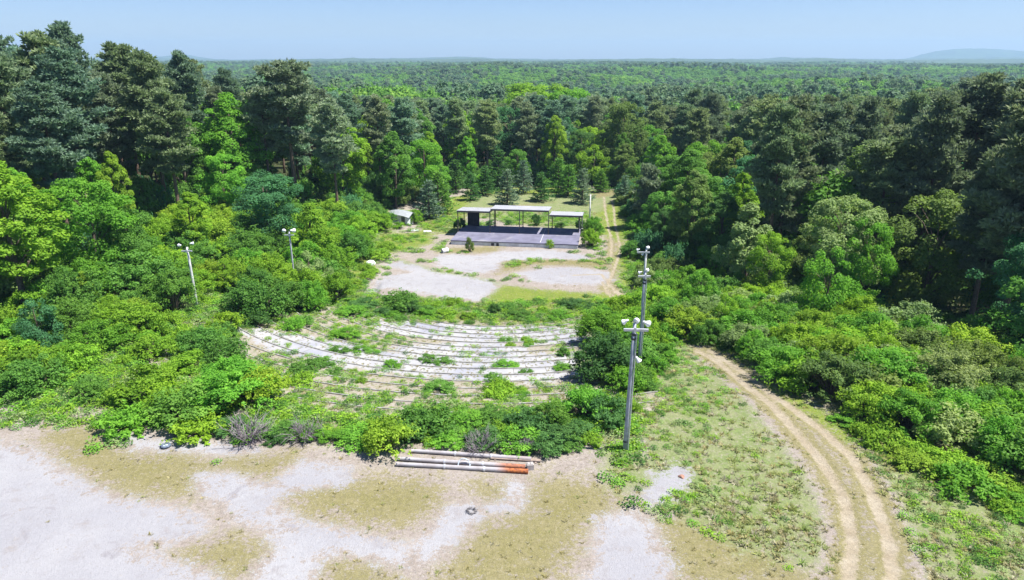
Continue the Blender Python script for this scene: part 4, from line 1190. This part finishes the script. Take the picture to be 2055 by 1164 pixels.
def far_proto(kind, seed, col):
    g2 = np.random.default_rng(seed); V = []; Q = []; T = []; off = 0
    nc = 26
    for i in range(nc):
        t = g2.random(); a = g2.random() * 6.283
        if kind == 'b': c = np.array([math.cos(a) * 3.6 * math.sqrt(max(.05, 1 - (1.6 * t - .7) ** 2)), math.sin(a) * 3.6 * math.sqrt(max(.05, 1 - (1.6 * t - .7) ** 2)), 4 + 9 * t]); cr = 1.5
        else: c = np.array([math.cos(a) * 2.9 * (1 - .75 * t), math.sin(a) * 2.9 * (1 - .75 * t), 6 + 11 * t]); cr = 1.15
        n = 24; d = sphere_dirs(n, g2, -.3)
        p = c + d * cr * (.6 + .5 * g2.random((n, 1)))
        v, q = leaves(p, d, .95 * (.7 + .6 * g2.random(n)), .7, g2, .6, .5)
        V.append(v); Q.append(q + off); off += len(v); T.append(np.clip(.3 + .3 * g2.random() + .4 * g2.random(n), 0, 1))
    o = bpy.data.objects.new("canopy_clump", mesh_np("canopy_clump", np.concatenate(V), np.concatenate(Q), FOLS, np.concatenate(T))); leafcol(o.data, col); return o
def scatter(name, label, cat, pts, scale, idx, coll, tilt=.12, sz=None):
    n = len(pts); me = bpy.data.meshes.new(name)
    me.vertices.add(n); me.vertices.foreach_set("co", np.asarray(pts, np.float32).ravel())
    a = me.attributes.new("scl", 'FLOAT_VECTOR', 'POINT')
    sv = np.stack([scale, scale, scale if sz is None else sz], 1).astype(np.float32); a.data.foreach_set("vector", sv.ravel())
    a = me.attributes.new("idx", 'INT', 'POINT'); a.data.foreach_set("value", np.asarray(idx, np.int32))
    a = me.attributes.new("rot", 'FLOAT_VECTOR', 'POINT')
    rt = np.stack([g.normal(0, tilt, n), g.normal(0, tilt, n), g.random(n) * 6.283], 1).astype(np.float32); a.data.foreach_set("vector", rt.ravel())
    o = bpy.data.objects.new(name, me); C.objects.link(o); tag(o, label, cat, kind='stuff')
    ng = bpy.data.node_groups.new(name + "_nodes", 'GeometryNodeTree')
    ng.interface.new_socket("Geometry", in_out='INPUT', socket_type='NodeSocketGeometry'); ng.interface.new_socket("Geometry", in_out='OUTPUT', socket_type='NodeSocketGeometry')
    gi = ng.nodes.new('NodeGroupInput'); go = ng.nodes.new('NodeGroupOutput')
    ip = ng.nodes.new('GeometryNodeInstanceOnPoints'); ci = ng.nodes.new('GeometryNodeCollectionInfo')
    ci.inputs['Collection'].default_value = coll; ci.inputs['Separate Children'].default_value = True; ci.inputs['Reset Children'].default_value = True
    ip.inputs['Pick Instance'].default_value = True
    def na(nm, dt):
        q = ng.nodes.new('GeometryNodeInputNamedAttribute'); q.data_type = dt; q.inputs['Name'].default_value = nm; return q.outputs['Attribute']
    L = ng.links.new
    L(gi.outputs[0], ip.inputs['Points']); L(ci.outputs[0], ip.inputs['Instance']); L(na("idx", 'INT'), ip.inputs['Instance Index'])
    L(na("rot", 'FLOAT_VECTOR'), ip.inputs['Rotation']); L(na("scl", 'FLOAT_VECTOR'), ip.inputs['Scale']); L(ip.outputs[0], go.inputs[0])
    md = o.modifiers.new("scatter", 'NODES'); md.node_group = ng
    return o

WEED = stuff_collection("weed_clumps", [clump('weed', 300 + i, c) for i, c in enumerate((G['vivid'], G['bright'], G['mid'], (.06, .15, .03), G['bright'], G['pale']))])
GRASS = stuff_collection("grass_clumps", [clump('grass', 320 + i, c) for i, c in enumerate(((.30, .27, .11), (.35, .32, .17), (.27, .30, .10), (.20, .30, .07), (.40, .37, .26), (.28, .33, .12)))])

def ground_z(x, y):
    z = h(x, y)
    dx = x - ACX; dy = y - ACY; r = np.hypot(dx, dy); th = np.degrees(np.arctan2(dx, -dy))
    row = (r > RIN) & (r < ROUT) & (dx > -24.5) & (dx < 10.3) & (dy < 0) & (np.abs(th) < 58)
    tr = (ROUT - RIN) / NROW; i = np.floor((r - RIN) / tr); zr = -DROP * (ROUT - (RIN + i * tr + tr * .5)) / (ROUT - RIN) + .02
    return np.where(row, zr, z), row, (r - RIN) / tr - i
def weeds():
    n = 120000
    x = g.uniform(-45, 45, n); y = g.uniform(20, 112, n)
    gm = mask('green', x, y, 1.2); wm = mask('white', x, y, .5); rm = rut_mask(x, y, .5); cl = sdf(CLEAR, x, y)
    z, row, fr = ground_z(x, y)
    nz = fbm(x / 2.2 + 7, y / 2.2 + 3); nf = fbm(x / .8, y / .8, 2)
    px, py = to_px(x, y, z)
    stage = (np.abs(x - .6) < 9.4) & (y > 88) & (y < 102)
    p = gm * (.25 + 1.7 * (nz - .35)) * .75
    p = np.where((px > 1290) & (px < 1700) & (py > 730) & (y < 48), p * np.clip(.55 - (px - 1380) / 220, .05, 1) , p)
    p = np.where((px < 760) & (py > 480) & (py < 860), np.maximum(p, .35 + .5 * (nz - .5)), p)
    p = np.where((y > 75) & (px > 690) & (px < 1260), np.maximum(p * .35, .22 * (nz > .56)), p)
    wd_ = np.zeros(len(x))
    for q in WEDGE: wd_ = np.maximum(wd_, np.clip(.5 + sdf(q, x, y) / 2.4, 0, 1))
    p = np.where(row, np.clip((nz - .37) * 3.0, 0, 1) * (.45 + .55 * (fr > .75)) * (1 - .8 * wd_) + .3 * gm, p)
    p = np.where((py > 885) & (px < 1200), np.clip((nz - .66) * 2, 0, .3) * (py < 930), p)
    p = np.where((px > 1740) & (py > 840), p * .5, p)
    p = np.where((cl < 0) & (cl > -14), np.maximum(p, .55), p)
    p = p * (1 - np.clip(wm * 1.1, 0, 1)) * (rm < .2) * ~stage
    sel = g.random(n) < np.clip(p, 0, 1)
    x, y, z, row, gm = x[sel], y[sel], z[sel], row[sel], gm[sel]
    px, py = to_px(x, y, z); s = g.uniform(.5, 1.25, len(x)) * np.where(row, .65, np.where((px > 1290) & (y < 50), .62, 1.0))
    idx = g.integers(0, 6, len(x))
    print("weeds", len(x))
    scatter("weeds", "leafy green weeds creeping over the banks and between the seating rows", "weeds", np.stack([x, y, z], 1), s, idx, WEED)
weeds()
def grass():
    n = 150000
    x = g.uniform(-32, 36, n); y = 22 + 90 * g.random(n) ** 1.6
    om = mask('olive', x, y, 1.0); gm = mask('green', x, y, 1.2); wm = mask('white', x, y, .6); rm = rut_mask(x, y, .3)
    z, row, fr = ground_z(x, y); nz = fbm(x / 1.6 + 2, y / 1.6 + 13)
    stage = (np.abs(x - .6) < 9.4) & (y > 88) & (y < 102)
    p = np.maximum(om * .05 * (y < 60) + om * .3 * (y >= 60), gm * .38) * (.2 + 1.6 * (nz - .3)); p = np.maximum(p, .02 * (nz > .45))
    p = np.where(row, (.35 + .4 * (fr > .75)) * (nz > .36), p)
    p = p * (1 - .97 * np.clip(wm * 1.3, 0, 1)) * (rm < .35) * ~stage * (sdf(CLEAR, x, y) > -2)
    sel = g.random(n) < np.clip(p, 0, 1)
    x, y, z, gm, row = x[sel], y[sel], z[sel], gm[sel], row[sel]
    idx = np.where((gm > .5) & (g.random(len(x)) < .7), g.choice([2, 3, 5, 1, 4], len(x)), g.choice([0, 1, 4, 0, 2], len(x)))
    s = g.uniform(.5, 1.2, len(x)) * np.where(gm > .5, .95, .55) * np.where(row, .8, 1)
    print("grass", len(x))
    scatter("grass", "dry olive and green grass tufts on the lot, banks and track verges", "grass", np.stack([x, y, z], 1), s, idx, GRASS)
grass()
def undergrowth():
    # the shrubs that show smallest, as one mass
    keys = list(HUE); objs = []
    for i, k in enumerate(keys):
        src = (PS + PSL)[i % 6]['parts'][1][1].copy(); src.materials[0] = FOLS; leafcol(src, G[k])
        objs.append(bpy.data.objects.new("undergrowth_clump", src))
    cl = stuff_collection("undergrowth_clumps", objs)
    pts = []; sc = []; sz = []; idx = []
    for (x, y, Ht, wf, key, _a, _b, low) in REST:
        i = keys.index(key); Hp = 1.9 if i % 6 < 4 else .95
        pts.append((x, y, float(h(x, y)) - .05)); sz.append(Ht / Hp); sc.append(Ht / (.95 if low else 1.9) * wf); idx.append(i)
    # low growth along the forest edge and under the trees
    n = 9000; x = g.uniform(-95, 95, n); y = g.uniform(40, 165, n); sdv = sdf(CLEAR, x, y)
    px, py = to_px(x, y, h(x, y)); ok = (sdv < .5) & (sdv > -20) & (px > -150) & (px < 2200) & (g.random(n) < np.clip(1.1 + sdv / 22, .15, 1) * .62)
    ok &= ~((y < 75) & (x > 25) & (sdv < -6))
    for a, b, d_ in zip(x[ok], y[ok], sdv[ok]):
        Ht = g.uniform(1.2, 3.6) * (1.25 if d_ < -3 else .8); k = ('mid', 'deep', 'vivid', 'olive', 'mid', 'blue')[int(g.integers(6))]; i = keys.index(k)
        pts.append((a, b, float(h(a, b)) - .05)); Hp = 1.9 if i % 6 < 4 else .95; sz.append(Ht / Hp); sc.append(min(Ht, 2.4) / 1.9 * g.uniform(.8, 1.3)); idx.append(i)
    if pts: scatter("undergrowth", "smaller shrubs filling the gaps of the thickets as one leafy mass", "undergrowth", np.array(pts), np.array(sc), np.array(idx), cl, .05, np.array(sz))
undergrowth()
def far_forest():
    cols = [(.10, .23, .05), (.13, .28, .05), (.17, .32, .055), (.08, .19, .085), (.13, .20, .10), (.12, .205, .115)]
    FC = stuff_collection("canopy_clumps", [far_proto('b' if i < 4 else 'p', 400 + i, c) for i, c in enumerate(cols)])
    X = []; Y = []; Sc = []
    for d0, d1, n, s in ((190, 520, 8000, 1.05), (520, 1200, 19000, 1.25), (1200, 2600, 24000, 1.7)):
        d = np.sqrt(g.random(n) * (d1 ** 2 - d0 ** 2) + d0 ** 2); a = (g.random(n) - .5) * 1.5
        X.append(d * np.sin(a)); Y.append(d * np.cos(a)); Sc.append(s * g.uniform(.75, 1.25, n))
    # slim belt just outside the frame, so that a step to the side still shows woods
    X = np.concatenate(X); Y = np.concatenate(Y); Sc = np.concatenate(Sc)
    keep = ~((np.hypot(X, Y) < 216) & (np.abs(np.arctan2(X, Y)) < .725))
    X, Y, Sc = X[keep], Y[keep], Sc[keep]
    Z = h(X, Y) - .5
    # keep the near canopy under the photograph's tree line
    px, py = to_px(X, Y, Z + 14 * Sc)
    patch = fbm(X / 60 + 5, Y / 60 + 2)
    idx = np.where(g.random(len(X)) < .25 + (patch - .5) * 1.6, g.choice([4, 5, 3], len(X)), g.choice([0, 1, 2, 1], len(X)))
    scatter("far_forest", "distant mixed forest canopy rolling to the horizon", "forest", np.stack([X, Y, Z], 1), Sc, idx, FC, .04, np.where(np.hypot(X, Y) > 1200, 1.05 + .12 * (Sc / 1.7 - 1), np.where(np.hypot(X, Y) > 520, 1.0 + .5 * (Sc / 1.25 - 1), Sc)))
far_forest()

# ------------------------------------------------------------------ far hills and mountain
def hills():
    m, t, b, o = M("wooded_hills"); n = N(t); tc = n('TexCoord').outputs['Object']
    f = n.noise(.012, 6, .7, tc)
    n.link(n.mix(n.step(f, .35, .65), (.028, .055, .03), (.055, .10, .04)), b.inputs['Base Color']); b.inputs['Roughness'].default_value = .95
    def ridge(name, d, pxs, tops, depth, seed):
        g2 = np.random.default_rng(seed); na = 260; nd = 10
        px = np.linspace(-500, 2560, na); tp = np.interp(px, pxs, tops)
        V = []
        for j in range(nd):
            f = j / (nd - 1); prof = math.sin(f * math.pi) ** .8
            dist = d + (f - .5) * depth
            x = (px - 1027.5) / F * d / .95 * (dist / d); y = np.full(na, dist)
            zt = np.array([Z_at(q, d) for q in tp]); zb = -25
            z = zb + (zt - zb) * prof + (fbm(x / 55 + seed, y / 55) - .5) * 9 * prof + (fbm(x / 14 + seed, y / 14) - .5) * 7 * prof
            V.append(np.stack([x, y, z], 1))
        V = np.concatenate(V); i, j = np.meshgrid(np.arange(na - 1), np.arange(nd - 1)); a = (j * na + i).ravel()
        me = mesh_np(name, V, np.stack([a, a + 1, a + na + 1, a + na], 1), m, smooth=False)
        tag(obj(name, me), kind='structure')
    ridge("hills", 3000, [-500, 300, 430, 560, 640, 760, 860, 960, 1060, 1200, 1320, 1500, 1600, 1700, 1800, 1900, 2000, 2100, 2560],
          [120, 120, 122, 123, 119, 117, 120, 118, 121, 118, 118, 120, 117, 121, 120, 119, 116, 114, 118], 900, 5)
    ridge("far_hills", 4600, [-500, 0, 420, 520, 700, 840, 930, 1000, 1100, 1480, 1520, 1600, 1700, 2000, 2560], [116, 116, 117, 120, 118, 117, 114, 117, 119, 118, 115, 117, 119, 114, 116], 900, 9)
    ridge("mountain", 6000, [-500, 300, 330, 440, 520, 1650, 1740, 1790, 1830, 1870, 1920, 1980, 2040, 2100, 2560], [124, 122, 117, 110, 124, 124, 118, 103, 98, 97, 100, 104, 110, 115, 119], 700, 13)
hills()

# ------------------------------------------------------------------ haze
hz, ht, hb, ho = M("haze"); ht.nodes.remove(hb)
pv = ht.nodes.new("ShaderNodeVolumePrincipled")
pv.inputs['Color'].default_value = (.50, .76, 1.0, 1); pv.inputs['Density'].default_value = .00017; pv.inputs['Anisotropy'].default_value = .1
ht.links.new(pv.outputs[0], ho.inputs['Volume'])
mb = MB(); mb.box(-7000, 7000, -700, 7000, -60, 150)
hzo = mb.obj("haze", hz); tag(hzo, "thin bluish air haze over the far woods", "haze", kind='stuff')
